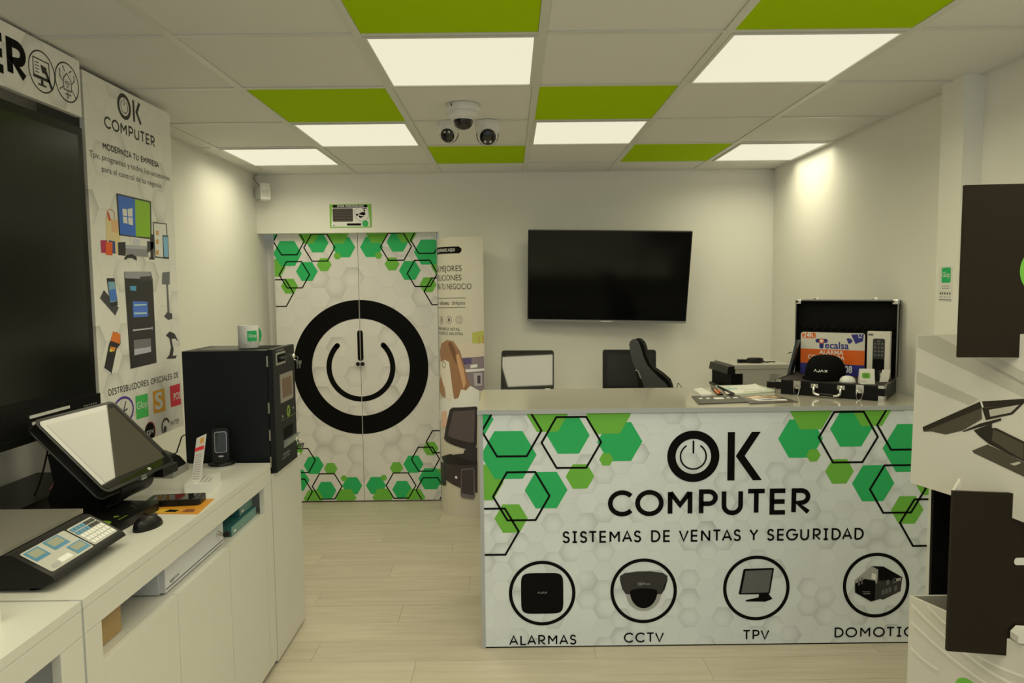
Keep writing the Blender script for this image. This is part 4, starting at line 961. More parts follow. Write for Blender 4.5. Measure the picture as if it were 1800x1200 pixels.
zp([(607, 520), (676, 522), (678, 590), (610, 594)], (66, 98, 160), 4); zp([(614, 534), (670, 532), (670, 538), (614, 542)], (150, 176, 210), 5); zp([(614, 572), (672, 570), (672, 578), (614, 580)], (150, 176, 210), 5); zp([(594, 450), (624, 450), (622, 472), (597, 470)], (70, 130, 150), 4)
zp([(608, 650), (700, 640), (700, 646), (608, 657)], (160, 158, 148), 4); zp([(612, 698), (690, 690), (692, 752), (614, 768)], (100, 98, 90), 4); zp([(614, 740), (690, 728), (692, 752), (614, 768)], (158, 156, 146), 5); pr.disc(*pr.px(*zb(696, 643)), .008, ink(120, 118, 110), 5, n=14)
pr.build('kiosk_picture', bd, 'printed dark payment kiosk')
zp([(458, 506), (476, 468), (544, 550), (528, 586)], (56, 54, 50), 2); zp([(488, 414), (524, 414), (540, 538), (506, 544)], (34, 34, 32), 3); zp([(494, 430), (524, 430), (534, 520), (504, 526)], (104, 138, 140), 4); zp([(498, 470), (530, 462), (534, 516), (506, 520)], (60, 100, 150), 5)
pr.build('handset_picture', bd, 'printed handheld phone terminal with case')
zp([(476, 832), (500, 712), (534, 660), (552, 676), (552, 716), (534, 740), (510, 856)], (40, 38, 34), 2); zp([(506, 700), (518, 658), (552, 672), (548, 716)], (222, 100, 34), 3); zp([(506, 728), (530, 732), (522, 752), (502, 744)], (200, 120, 40), 4); zp([(502, 738), (516, 744), (512, 752), (500, 750)], (210, 190, 60), 5); zp([(478, 826), (508, 848), (506, 856), (476, 834)], (180, 176, 160), 4)
pr.build('card_reader_picture', bd, 'printed handheld card terminal with orange top')
zp([(744, 388), (778, 384), (778, 444), (742, 442)], (92, 92, 86), 2); zp([(762, 442), (770, 442), (778, 576), (768, 578)], (90, 88, 80), 2); zp([(752, 590), (766, 570), (788, 576), (790, 600), (772, 606)], (60, 58, 54), 3)
pr.build('pole_display_picture', bd)
zp([(760, 676), (778, 658), (800, 668), (818, 704), (800, 690), (786, 694), (796, 740), (792, 770), (810, 768), (806, 782), (762, 784), (776, 766), (784, 730), (776, 690)], (40, 38, 36), 2)
pr.build('scanner_picture', bd)
pr.pxfont('DISTRIBUIDORES OFICIALES DE', zb(498, 958), zb(818, 866), 11, TX2, 2, stroke=.15); pr.build('distributor_letters', bd)
zp([(620, 956), (676, 942), (682, 1046), (626, 1062)], (60, 156, 66), 2); pr.pxfont('Glop', zb(627, 1016), zb(676, 1004), 13, PWHITE, 3); pr.build('green_logo', bd)
zp([(700, 934), (752, 918), (760, 1020), (706, 1036)], (224, 130, 20), 2); pr.pxfont('S', zb(712, 1014), zb(748, 1008), 28, PWHITE, 3, .03); pr.build('orange_logo', bd)
zp([(778, 910), (824, 896), (830, 992), (784, 1006)], (178, 24, 40), 2); pr.pxfont('POS', zb(796, 972), zb(828, 966), 12, PWHITE, 3, .02); pr.build('red_logo', bd)
u, v = pr.px(*zb(566, 1022)); pr.stroke(arc(u, v, .072, .052, -60, 200, 40), .010, ink(76, 48, 110), 2); pr.stroke([(u-.02, v-.04), (u+.02, v+.035)], .006, ink(50, 46, 60), 3); pr.stroke([(u-.03, v-.012), (u+.03, v+.004)], .006, ink(50, 46, 60), 3); pr.build('purple_logo', bd)
u, v = pr.px(*zb(688, 1120)); pr.disc(u, v, .045, ink(120, 30, 36), 2); pr.disc(u-.004, v-.002, .042, INK, 3); pr.font('tpv', u-.03, u+.032, v-.008, .026, PWHITE, 4); pr.build('black_round_logo', bd)
u, v = pr.px(*zb(760, 1094)); pr.stroke(arc(u, v, .034, .034, 20, 300, 24), .010, TX2, 2); pr.disc(u-.008, v-.010, .014, TX2, 3); pr.font('PAYTEF', u+.045, u+.125, v-.008, .022, TX2, 2); pr.build('headset_logo', bd)

# header sign
t = thing('header_sign', 'white header sign with bold black letters and two round icons', 'sign', (-1.5, 1.9, 2.2))
bd = obj('board', box((-1.522, .6, 2.195), (-1.50, 2.560, 2.388)), HEXP, t, True)
for y in (.9, 1.6, 2.3): obj('standoff', box((XL, y-.02, 2.23), (-1.522, y+.02, 2.27)), MC['batten_grey'], t, True)
pr = Print((-1.50, 0, 0), (0, 1, 0), (0, 0, 1), (.602, 2.197, 2.558, 2.386))
a, b = pr.px(*z1(30, 455)), pr.px(*z1(162, 508)); h = pr.px(*z1(35, 232))[1]-pr.px(*z1(35, 455))[1]
u1 = b[0]+.009; z_ = (a[1]+b[1])/2; wR = b[0]-pr.px(*z1(34, 455))[0]
x = u1
for c in 'RETUPMOC':
    wl = wR*GL[c][0]/.64; pr.letters(c, x-wl, x, z_-.004, .118, .026, INK, 2); x -= wl+.004; pr.build('bold_letter', bd)
for i, (cx, cy) in enumerate(((260, 446), (416, 512))):
    u, v = pr.px(*z1(cx, cy)); pr.ring(u, v, .064, .0045, TX2, 2, 48)
    if i == 0:
        pr.stroke([(u-.042, v-.018), (u-.042, v+.036), (u+.036, v+.036), (u+.036, v-.018)], .004, TX2, 2, True); pr.rect(u-.044, v-.026, u+.038, v-.016, TX2, 3); pr.rect(u-.008, v-.040, u+.004, v-.026, TX2, 2); pr.rect(u-.022, v-.046, u+.018, v-.040, TX2, 2)
        for k in range(4): pr.rect(u-.034, v-.008+.010*k, u-.014, v-.005+.010*k, TX2, 2)
        pr.poly([(u-.006, v+.022), (u+.024, v+.018), (u+.020, v-.004), (u, v-.002)], TX2, 2); pr.stroke([(u+.018, v+.006), (u+.048, v-.046)], .012, TX2, 3)
    else:
        pr.stroke([(u-.020, v-.026), (u-.020, v+.010), (u, v+.030), (u+.022, v+.010), (u+.022, v-.026)], .0035, TX2, 2, True)
        for r in (.008, .015): pr.stroke(arc(u+.002, v-.012, r, r, 30, 150, 10), .003, TX2, 2)
        pr.disc(u+.002, v-.014, .003, TX2, 2, n=10)
        for dx, dy, ex, ey in ((-.024, .0, -.038, .012), (-.038, .012, -.038, .034), (.026, .0, .04, .014), (.04, .014, .04, .03), (-.024, -.02, -.04, -.03), (.026, -.02, .044, -.04), (0, -.03, 0, -.05), (-.014, -.04, .016, -.04), (-.01, .034, -.02, .048), (.012, .034, .024, .044)):
            pr.stroke([(u+dx, v+dy), (u+ex, v+ey)], .003, TX2, 2); pr.disc(u+ex, v+ey, .003, TX2, 2, n=10)
    pr.build('round_icon', bd)
# interactive display
t = thing('interactive_display', 'very large black interactive display mounted on the left wall', 'display', (-1.50, 1.6, 1.14))
DX = -1.50; Y0, Y1, Z0, Z1 = .76, 2.554, 1.205, 2.155
obj('frame', box((DX-.075, Y0, Z0), (DX, Y1, Z1)), BLACK, t, True, bev=.008)
obj('screen', box((DX-.001, Y0+.03, Z0+.045), (DX+.0015, Y1-.030, Z1-.030)), BOARDGL, t, True)
lb = obj('lower_bar', box((DX-.07, Y0+.01, Z0-.062), (DX+.012, Y1+.004, Z0+.012)), BLACK, t, True, bev=.010)
for k, (a, b) in enumerate(((2.176, 2.371), (2.186, 2.371))): obj('speaker_slot', box((DX+.010, a, Z0-.012-.022*k), (DX+.0165, b, Z0-.003-.022*k)), WHITEP, lb, True, bev=.002)
for k in range(6): obj('front_button', box((DX+.0118, 2.456+.0137*k, Z0-.022), (DX+.0128, 2.463+.0137*k, Z0-.017)), SILVER, lb, True)
obj('pen_tray', box((DX-.06, 1.0, Z0-.085), (DX+.018, 2.345, Z0-.062)), BLACK, t, True, bev=.005)
obj('wall_mount', box((XL, 1.2, 1.45), (DX-.075, 1.9, 1.9)), DKGREY, t, True)

# ================================================================== LEFT CABINETS
XF = -.999; ZT = .870
def cabinet(y0, y1, label, op=None, doors=(), zt=ZT, slabt=.022):
    t = thing('low_cabinet', label, 'cabinet', ((XL+XF)/2, (y0+y1)/2, 0), 0, 'white low cabinets on the left')
    obj('cabinet_top', box((XL+.003, y0, zt-slabt), (XF, y1, zt)), CABW, t, True, bev=.0012)
    bx_ = BM(); abox(bx_, (XL+.003, y0+.001, .05), (XF-.020, y0+.019, zt-slabt)); abox(bx_, (XL+.003, y1-.019, .05), (XF-.020, y1-.001, zt-slabt)); abox(bx_, (XL+.003, y0+.019, .05), (XL+.018, y1-.019, zt-slabt))
    abox(bx_, (XL+.018, y0+.019, .05), (XF-.02, y1-.019, .068))
    if op: abox(bx_, (XL+.018, y0+.019, op[2]-.018), (XF-.022, y1-.019, op[2]-.002))
    obj('carcass', bx_, CABIN, t, True)
    if op:
        a, b, z0, z1 = op
        obj('apron', box((XF-.020, y0+.0008, z1), (XF, y1-.0008, zt-slabt-.0012)), CABW, t, True, bev=.0008)
        for p, q in ((y0+.0008, a), (b, y1-.0008)): obj('stile', box((XF-.020, p, .03), (XF, q, z1-.0012)), CABW, t, True, bev=.0008)
    for a, b, z0, z1 in doors: obj('cabinet_door', box((XF-.020, a+.0012, z0), (XF-.0005, b-.0012, z1)), CABW, t, True, bev=.0015)
    obj('plinth', box((XL+.02, y0+.003, 0), (XF-.03, y1-.003, .05)), MATTE, t, True)
    return t
cabinet(1.602, 2.897, 'long white cabinet with an open shelf slot, under the terminal and scale', (1.67, 2.812, .683, .788), ((1.67, 2.055, .03, .682), (2.055, 2.446, .03, .682), (2.446, 2.812, .03, .682)))
cabinet(2.905, 3.312, 'plain white end cabinet under the black cash machine', None, ((2.906, 3.311, .012, .792),), .815)
cabinet(.75, 1.594, 'white low cabinet at the photo edge, in front of the long cabinet', (.84, 1.512, .55, .788), ((.84, 1.512, .03, .548),))
tag(obj('joint_strip', box((XF-.03, 1.5946, .02), (XF-.002, 1.6014, .868)), mat('strip_alu', (.55, .58, .62), .35, .3)), 'thin pale metal strip filling the joint between two low cabinets', 'strip')
# inside the open slot
t = thing('cash_box', 'white metal cash drawer with key, inside the open shelf slot', 'cash box', (-1.22, 2.26, .681))
obj('drawer_body', box((-1.44, 2.045, .684), (-1.050, 2.475, .780)), mat('drawer_white', (.66, .68, .74), .4), t, True, bev=.003)
df = obj('drawer_front', box((-1.050, 2.047, .690), (-1.030, 2.473, .777)), mat('drawer_white', None), t, True, bev=.002)
obj('front_groove', box((-1.0302, 2.05, .698), (-1.0292, 2.47, .7005)), BLACK, df, True)
pr = Print((-1.0298, 0, 0), (0, 1, 0), (0, 0, 1)); pr.font('approx', 2.075, 2.135, .709, .012, G1, 1); pr.build('drawer_letters', df)
lk = obj('lock', lathe([(.012, 0), (.012, .004), (.008, .007), (0, .007)], 18, (-1.030, 2.425, .735), axis=(1, 0, 0)), CHROME, df, True)
kb = obj('key', box((-1.024, 2.424, .727), (-1.004, 2.427, .743)), STEEL, df, True)
obj('key_head', slab(rrect(-1.010, .727, -.986, .743, .006), lambda u, v, w_: V((u, w_, v)), 2.422, 2.429), BLACK, df, True, bev=.002)
for i, (a, b, z0, z1, lab) in enumerate(((2.545, 2.795, .6835, .718, 'teal flat carton lying at the far end of the shelf slot'), (2.665, 2.80, .7195, .752, 'smaller teal carton stacked on the other teal carton'))):
    t = thing('teal_carton', lab, 'box', (-1.15, (a+b)/2, z0)); c_ = obj('carton', box((-1.36, a, z0), (-1.03 if i == 0 else -1.045, b, z1)), TEAL, t, True, bev=.002)
    X = -1.03 if i == 0 else -1.045
    obj('carton_face', box((X, a+.001, z0+.001), (X+.0012, b-.001, z1-.001)), mat('teal_pale', (.16, .30, .28), .45), c_, True); obj('white_mark', box((X+.0012, a+.02, z0+.008), (X+.0018, a+.04, z0+.016)), PAPER, c_, True)
t = thing('cardboard_box', 'small brown cardboard box at the near end of the shelf slot', 'box', (-1.15, 1.75, .681))
cb_ = obj('carton', box((-1.25, 1.690, .684), (-1.045, 1.835, .782)), CARDB, t, True, bev=.002); obj('hand_hole', lathe([(.007, 0), (.007, .001), (0, .001)], 14, (-1.045, 1.705, .745), axis=(1, 0, 0)), BLACK, cb_, True)
obj('flap_seam', box((-1.2, 1.76, .782), (-1.06, 1.762, .783)), MATTE, cb_, True)

# ================================================================== ON THE LEFT CABINET
# touch terminal
def tilted(name, label, cat, c, zb_, rz, el, wd, hg, scr, extra):
    t = thing(name, label, cat, (c.x, c.y, zb_), rz); Rm = M.Translation((0, 0, c.z-zb_)) @ M.Rotation(-el, 4, 'X')
    def part(n, bm, m, par=None, **k):
        bmesh.ops.transform(bm, matrix=Rm, verts=bm.verts); return obj(n, bm, m, par or t, **k)
    f = lambda u, v, w_: V((u, w_, v))
    part('casing', slab(rrect(-wd/2, -hg/2, wd/2, hg/2, .020), f, 0, .034), BLACK, bev=.005, seg=3)
    s_ = part('screen', slab(rrect(-wd/2+.006, -hg/2+.006, wd/2-.006, hg/2-.006, .016), f, -.0012, .001), SCREEN)
    part('display_area', slab(rrect(-wd/2+.026, -hg/2+.030, wd/2-.024, hg/2-.024, .002), f, -.0016, -.001), mat('display_grey', (.070, .066, .052), .02, ior=1.62), s_)
    extra(t, part)
    return t
def pos_extra(t, part):
    part('logo_mark', slab([(-.008+.05, -.142), (.006+.05, -.142), (.006+.05, -.132), (-.008+.05, -.132)], lambda u, v, w_: V((u, w_, v)), -.0022, -.001), SILVER)
    z = .223
    obj('arm', prism([(-.07, -.01, z-.02), (-.07, .075, z+.03), (-.07, .17, .06), (-.07, .16, .02), (-.07, .0, .02), (-.07, -.05, .07), (-.07, -.055, .12)], (.14, 0, 0)), BLACK, t, bev=.014, seg=3)
    obj('hinge_drum', lathe([(.035, -.09), (.045, -.085), (.045, .085), (.035, .09)], 24, (0, -.045, .092), axis=(1, 0, 0)), BLACK, t, smooth=True)
    obj('card_swipe', box((.10, -.115, .085), (.19, -.07, .115)), BLACK, t, bev=.004)
    b = obj('base', slab(rrect(-.272, -.150, .03, .15, .03), lambda u, v, w_: V((u, v, w_)), 0, .026), BLACK, t, bev=.008, seg=3)
    obj('side_housing', prism([(.03, -.02, .02), (.03, .14, .02), (.03, .17, .20), (.03, .05, .16)], (-.09, 0, 0)), BLACK, t, bev=.008)
    pr = Print(mw(t) @ V((0, 0, .026)), mw(t).to_3x3() @ V((1, 0, 0)), (0, 0, 1))
    pr.uy = mw(t).to_3x3() @ V((0, 1, 0)); pr.n = V((0, 0, 1))
    pr.disc(-.205, -.095, .030, mat('base_lime', (.17, .30, .03), .4), 2, n=28); pr.font('OK', -.222, -.188, -.103, .018, INK, 3); pr.disc(-.135, -.10, .008, mat('base_lime', None), 2, n=14); pr.disc(-.250, -.125, .008, mat('base_lime', None), 2, n=14); pr.rect(-.165, -.128, -.12, -.124, mat('base_lime', None), 2)
    pr.build('base_print', b)
    obj('usb_plug', box((-.01, -.108, .105), (.018, -.088, .118)), SILVER, t, bev=.002)
tilted('touch_terminal', 'black point-of-sale touch terminal tilted back on the left cabinet', 'terminal', V((-1.300, 2.273, 1.093)), ZT, 1.49, .79, .37, .30, SCREEN, pos_extra)
# scale
t = thing('retail_scale', 'black retail weighing scale with steel plate and keypad on the cabinet', 'scale', (-1.3, 1.79, ZT))
prof = [(-1.50, .012), (-1.118, .012), (-1.085, .030), (-1.092, .040), (-1.185, .092), (-1.50, .092)]
obj('body', prism([(x, 1.640, ZT+z) for x, z in prof], (0, .312, 0)), BLACK, t, True, bev=.008, seg=3)
for x, y in ((-1.46, 1.67), (-1.46, 1.92), (-1.15, 1.67), (-1.15, 1.92)): obj('foot', lathe([(.014, 0), (.014, .014)], 12, (x, y, ZT)), MATTE, t, True)
obj('weighing_plate', box((-1.525, 1.633, ZT+.094), (-1.205, 1.957, ZT+.106)), PLATE, t, True, bev=.005, seg=3)
sd_ = V((-1.092+1.185, 0, .040-.092)).normalized(); po = V((-1.185, 0, ZT+.092))
pr = Print(po, (0, 1, 0), -sd_)            # keypad plane: u along the scale, v up the slope
L_ = V((-1.092+1.185, 0, .040-.092)).length
SIL = mat('panel_silver', (.50, .50, .46), .35); SBL = mat('panel_blue', (.06, .24, .42), .35); LCD = mat('lcd_green', (.36, .38, .30), .12)
pr.rr(1.655, -L_+.010, 1.826, -.008, .006, SIL, 3); pr.build('display_panel', t)
for a, b, c, d in ((1.662, -L_+.056, 1.715, -L_+.094), (1.735, -L_+.058, 1.795, -L_+.096), (1.765, -L_+.016, 1.822, -L_+.050)):
    pr.rect(a, b, c, d, SBL, 5); pr.rect(a+.008, b+.010, c-.006, d-.004, LCD, 6); pr.build('readout', t)
pr.rr(1.672, -L_+.016, 1.700, -L_+.028, .004, G3, 5); pr.rr(1.705, -L_+.018, 1.75, -L_+.034, .004, PWHITE, 5); pr.build('panel_label', t)
pr.rr(1.832, -L_+.012, 1.942, -.010, .006, SIL, 3); kp = pr.build('keypad', t)
for i in range(7):
    for k in range(5):
        m_ = (SBL if (k > 2 and i < 4) else (G1 if (k > 2) else PWHITE)); a = 1.838+i*.0145; b = -L_+.017+k*.0155
        f = lambda u, v, w_: pr.P(u, v, w_)
        obj('key', slab([(a, b), (a+.0115, b), (a+.0115, b+.0115), (a, b+.0115)], f, .001, .0026), m_, kp, True)
# mouse
c = onz(254, 926, ZT); t = thing('computer_mouse', 'black computer mouse beside the terminal base', 'mouse', (c.x+.012, c.y-.002, ZT), math.radians(-12))
bm = BM(); rings = []
for j in range(8):
    a = math.pi/2*j/7; rings.append([bm.verts.new((.031*math.cos(a)**.7*math.cos(b), .054*math.cos(a)**.7*math.sin(b), .036*math.sin(a)*(1-.22*math.sin(b)*math.cos(a)**.7))) for b in [2*math.pi*i/28 for i in range(28)]])
for a, b in zip(rings, rings[1:]):
    for i in range(28): bm.faces.new((a[i], a[(i+1) % 28], b[(i+1) % 28], b[i]))
bm.faces.new(rings[0][::-1]); bmesh.ops.remove_doubles(bm, verts=bm.verts, dist=1e-5)
obj('shell', bm, BLACK, t, smooth=True); obj('scroll_wheel', lathe([(0, -.004), (.009, -.004), (.009, .004), (0, .004)], 16, (0, .030, .0255), axis=(1, 0, 0)), DKGREY, t)
obj('cord', tube(spline([onz(264, 907, ZT+.008), onz(250, 899, ZT+.02), onz(238, 893, ZT+.04), onz(228, 887, ZT+.06)]), .002, 6), BLACK, t, True)
# flyer and handheld
P = [onz(x, y, ZT+.0015) for x, y in ((233, 902), (262, 880), (377, 876), (348, 903))]; c = sum(P, V())/4
t = thing('orange_flyer', 'orange flyer lying under the black handheld on the cabinet', 'flyer', (c.x, c.y, ZT))
o = obj('sheet', prism(P, (0, 0, -.0015)), mat('flyer_orange', (.70, .30, .03), .4), t, True)
pr = Print((0, 0, ZT+.0015), (1, 0, 0), (0, 1, 0)); qq = lambda a, b: tuple(P[0].lerp(P[3], a).lerp(P[1].lerp(P[2], a), b))[:2]
pr.poly([qq(.15, .05), qq(.6, .05), qq(.7, .3), qq(.2, .3)], mat('flyer_yellow', (.75, .48, .05), .4), 1); pr.poly([qq(.45, .12), qq(.62, .1), qq(.66, .25), qq(.5, .28)], INK, 2); pr.poly([qq(.72, .1), qq(.9, .12), qq(.88, .3), qq(.75, .3)], mat('flyer_brown', (.25, .08, .02), .4), 2)
pr.build('flyer_print', o)
P = [onz(x, y, ZT+.022) for x, y in ((254, 880), (346, 876), (363, 869), (276, 868))]; c = sum(P, V())/4
ax_ = (P[1]-P[0]).normalized(); an_ = math.atan2(ax_.y, ax_.x); lg_ = (P[1]-P[0]).length
t = thing('handheld_terminal', 'black handheld terminal lying on the orange flyer', 'handheld', (c.x, c.y, ZT+.002), an_)
f = lambda u, v, w_: V((u, v, w_))
obj('shell', slab(rrect(-lg_/2-.004, -.040, lg_/2+.004, .040, .014), f, .001, .020), BLACK, t, bev=.006, seg=3)
obj('screen', slab(rrect(-lg_/2+.012, -.033, lg_/2-.022, .033, .003), f, .0195, .0207), SCREEN, t)
for k in (-1, 0, 1): obj('button', slab(rrect(lg_/2-.014, k*.018-.006, lg_/2-.006, k*.018+.006, .002), f, .0195, .021), DKGREY, t)
# card stand
c = onz(345, 856, ZT); t = thing('card_holder', 'white counter block holding a tall price card', 'holder', (-1.122, 2.545, ZT), math.radians(12))
hb = obj('block', prism([(-.048, -.08, 0), (.045, -.08, 0), (.045, .07, 0), (-.048, .07, 0)], (0, 0, .032)), WHITEP, t, bev=.005, seg=3)
for k in range(3): obj('engraved_line', box((-.005+.014*k, -.06, .032), (.003+.014*k, .04-.02*k, .0325)), mat('ink_pale2', (.45, .45, .44), .5), hb)
P4 = [ony(x, y, 2.53) for x, y in ((336, 850), (352, 850), (362.5, 762), (345.5, 770))]
cd_ = obj('price_card', prism(P4, (.0006, .0014, 0)), PAPER, t, True)
ux_ = (P4[1]-P4[0]).normalized(); pr = Print(P4[0]+V((0, -.0002, 0)), ux_, V((0, 0, 1)))
def cq(a, b):
    p = P4[0].lerp(P4[1], a).lerp(P4[3].lerp(P4[2], a), b)-pr.o; return p.dot(pr.ux), p.dot(pr.uy)
pr.poly([cq(.02, .70), cq(.98, .70), cq(.98, .78), cq(.02, .78)], ink(190, 50, 44), 1); pr.poly([cq(.5, .84), cq(.85, .84), cq(.85, .95), cq(.5, .95)], ink(222, 130, 40), 1)
for k in range(11): pr.poly([cq(.12, .10+.05*k), cq(.85, .10+.05*k), cq(.85, .115+.05*k), cq(.12, .115+.05*k)], ink(150, 130, 110), 1)
pr.build('card_print', cd_)
# scanner
t = thing('desktop_scanner', 'black upright barcode scanner on a round base by the cash machine', 'scanner', (-1.183, 2.858, ZT), math.radians(18))
obj('base', lathe([(.052, .006), (.052, .012), (.046, .020), (.028, .026), (.024, .030)], 32), BLACK, t, smooth=True); obj('base_ring', lathe([(.053, 0), (.053, .007), (.048, .008)], 32), SILVER, t)
hd_ = obj('head', slab(rrect(-.032, .022, .032, .160, .016), lambda u, v, w_: V((u, w_+(.16-v)*-.06, v)), -.030, .036), BLACK, t, bev=.008, seg=3)
obj('window_frame', slab(rrect(-.022, .062, .024, .146, .008), lambda u, v, w_: V((u, w_+(.16-v)*-.06, v)), -.032, -.029), SILVER, hd_); obj('scan_window', slab(rrect(-.020, .064, .022, .144, .007), lambda u, v, w_: V((u, w_+(.16-v)*-.06, v)), -.0328, -.0318), mat('scan_glass', (.03, .035, .025), .08), hd_)
obj('badge', slab(rrect(-.008, .044, .010, .050, .001), lambda u, v, w_: V((u, w_+(.16-v)*-.06, v)), -.0315, -.030), SILVER, hd_)
# receipt printer
t = thing('receipt_printer', 'low grey and black receipt printer behind the touch terminal', 'printer', (-1.37, 2.73, ZT))
obj('grey_base', box((-1.47, 2.668, ZT), (-1.292, 2.80, ZT+.028)), mat('base_grey', (.28, .28, .27), .45), t, True, bev=.003); obj('black_cover', prism([(-1.46, 2.675, ZT+.028), (-1.297, 2.675, ZT+.028), (-1.322, 2.675, ZT+.058), (-1.38, 2.675, ZT+.082), (-1.46, 2.675, ZT+.085)], (0, .118, 0)), BLACK, t, True, bev=.005)
obj('paper_slot', box((-1.46, 2.69, ZT+.084), (-1.40, 2.78, ZT+.090)), mat('base_grey', None), t, True)
# cable duct and cables
t = thing('cable_duct', 'low black box running along the wall behind the scale', 'duct', (-1.62, 2.1, ZT))
obj('duct_body', box((-1.75, 1.62, ZT), (-1.515, 2.58, ZT+.044)), BLACK, t, True, bev=.004); obj('duct_lid', box((-1.752, 1.615, ZT+.044), (-1.512, 2.585, ZT+.050)), BLACK, t, True, bev=.002)
for nm, m_, L, lab in (('black_cable', BLACK, ((268, 330), (255, 400), (225, 520), (190, 610), (165, 690)), 'thin black cable hanging below the interactive display'), ('pink_cable', mat('pink_wire', (.55, .16, .20), .4), ((430, 420), (390, 445), (330, 500), (265, 590), (238, 690)), 'thin pink cable curving down behind the touch terminal')):
    P = [onx(x/3.157, 680+y/3.157, -1.56) for x, y in L]; tag(obj(nm, tube(spline(P), .003, 6), m_, smooth=True), lab, 'cable')
P = [onx(x/3.157, 680+y/3.157, -1.46) for x, y in ((1036, 262), (1010, 275), (998, 310), (985, 345), (972, 368))]; P += [V((-1.45, 2.872, ZT+.03)), V((-1.44, 2.85, ZT+.003))]; tag(obj('black_cable', tube(spline(P), .003, 6), BLACK, smooth=True), 'short black cable between the poster foot and the cash machine', 'cable')
# white block at the photo edge
t = thing('leaflet_box', 'white upright box at the lower left photo edge on the cabinet', 'box', (-1.25, 1.47, ZT))
obj('carton', box((-1.40, 1.30, ZT), (-1.112, 1.496, ZT+.085)), PAPER, t, True, bev=.002); obj('fold_line', box((-1.398, 1.4962, ZT+.04), (-1.115, 1.4968, ZT+.042)), G3, t, True)

# ================================================================== CASH MACHINE AND MUG
BX0, BX1, BY0, BY1, BZ0, BZ1 = -1.362, -.985, 2.932, 3.222, .815, 1.336
t = thing('cash_machine', 'tall black steel cash machine with slots and keys on the end cabinet', 'cash machine', ((BX0+BX1)/2, (BY0+BY1)/2, BZ0))
obj('housing', box((BX0, BY0+.003, BZ0), (BX1-.026, BY1, BZ1-.004)), DARK, t, True, bev=.006, seg=3)
dr = obj('front_door', box((BX1-.022, BY0, BZ0+.002), (BX1, BY1, BZ1)), DARK, t, True, bev=.006, seg=3)
obj('door_gap', box((BX1-.027, BY0+.006, BZ0+.004), (BX1-.021, BY1-.004, BZ1-.008)), MATTE, t, True)
for z in (.862, .975, 1.09, 1.285): obj('hinge', lathe([(.004, 0), (.004, .045)], 10, (BX1-.024, BY0, z-.02)), STEEL, t, True)
obj('top_plate', box((BX0+.05, BY0+.04, BZ1-.004), (BX1-.16, BY1-.04, BZ1-.002)), DKGREY, t, True)
obj('top_tray', box((BX1-.13, BY0+.09, BZ1-.0045), (BX1-.05, BY1-.02, BZ1-.0025)), MATTE, t, True)
def fy(a): return BY0+(BY1-BY0)*a
def fz(a): return BZ0+(BZ1-BZ0)*a
fr_ = obj('coin_slot_frame', box((BX1, fy(.12), fz(.865)), (BX1+.004, fy(.52), fz(.965))), GREYP, dr, True, bev=.002); obj('coin_slot', box((BX1+.003, fy(.15), fz(.885)), (BX1+.0055, fy(.50), fz(.950))), MATTE, dr, True)
obj('coin_guide', prism([(BX1+.005, fy(.18), fz(.93)), (BX1+.022, fy(.18), fz(.915)), (BX1+.005, fy(.18), fz(.905))], (0, .075, 0)), BLACK, dr, True)
obj('note_window', box((BX1, fy(.26), fz(.545)), (BX1+.003, fy(.86), fz(.78))), mat('window_silver', (.34, .32, .30), .3, .4), dr, True, bev=.002); obj('banknote', box((BX1+.003, fy(.35), fz(.58)), (BX1+.004, fy(.78), fz(.74))), mat('banknote_brown', (.16, .10, .065), .35), dr, True)
pr = Print((BX1, 0, 0), (0, 1, 0), (0, 0, 1)); pr.disc(fy(.62), fz(.45), .025, mat('base_lime', None), 2); pr.font('?', fy(.58), fy(.66), fz(.43), .022, INK, 3); pr.disc(fy(.34), fz(.43), .006, G3, 2); pr.disc(fy(.86), fz(.455), .006, G3, 2)
pr.rect(fy(.26), fz(.400), fy(.42), fz(.404), mat('base_lime', None), 2); pr.rect(fy(.52), fz(.395), fy(.98), fz(.399), mat('base_lime', None), 2)
pr.font('CASHDRO', fy(.30), fy(.62), fz(.10), .011, G3, 2); pr.font('smart cash', fy(.24), fy(.60), fz(.078), .009, G3, 2); pr.font('MONEDAS', fy(.15), fy(.5), fz(.975), .008, G3, 2)
pr.build('front_print', dr)
obj('outlet_recess', box((BX1-.001, fy(.36), fz(.225)), (BX1+.0008, fy(.80), fz(.325))), MATTE, dr, True)
obj('outlet_tray', prism([(BX1, fy(.36), fz(.16)), (BX1+.03, fy(.36), fz(.245)), (BX1, fy(.36), fz(.225))], (0, .145, 0)), SILVER, dr, True)
for i, (y, z) in enumerate(((.93, .90), (.93, .175))):
    lk = obj('lock', lathe([(.011, 0), (.011, .005), (.007, .010), (0, .010)], 16, (BX1, fy(y), fz(z)), axis=(1, 0, 0)), CHROME, dr, True, smooth=True)
    obj('key_ring', tube([(BX1+.014+.009*math.cos(a), fy(y), fz(z)-.010+.009*math.sin(a)) for a in [2*math.pi*k/14 for k in range(14)]], .0012, 5, closed=True), CHROME, dr, True)
    for dx in ((.020, .0), (.028, .012)): obj('key', prism([(BX1+dx[0]-.007, fy(y)+dx[1], fz(z)-.022), (BX1+dx[0]+.007, fy(y)+dx[1], fz(z)-.022), (BX1+dx[0]+.006, fy(y)+dx[1], fz(z)-.036), (BX1+dx[0]+.002, fy(y)+dx[1], fz(z)-.040), (BX1+dx[0], fy(y)+dx[1], fz(z)-.058), (BX1+dx[0]-.004, fy(y)+dx[1], fz(z)-.056), (BX1+dx[0]-.003, fy(y)+dx[1], fz(z)-.038)], (0, .0018, 0)), STEEL, dr, True)
t = thing('white_mug', 'white speckled mug with green square logo on the cash machine', 'mug', (-1.135, 3.075, BZ1-.002), math.radians(42))
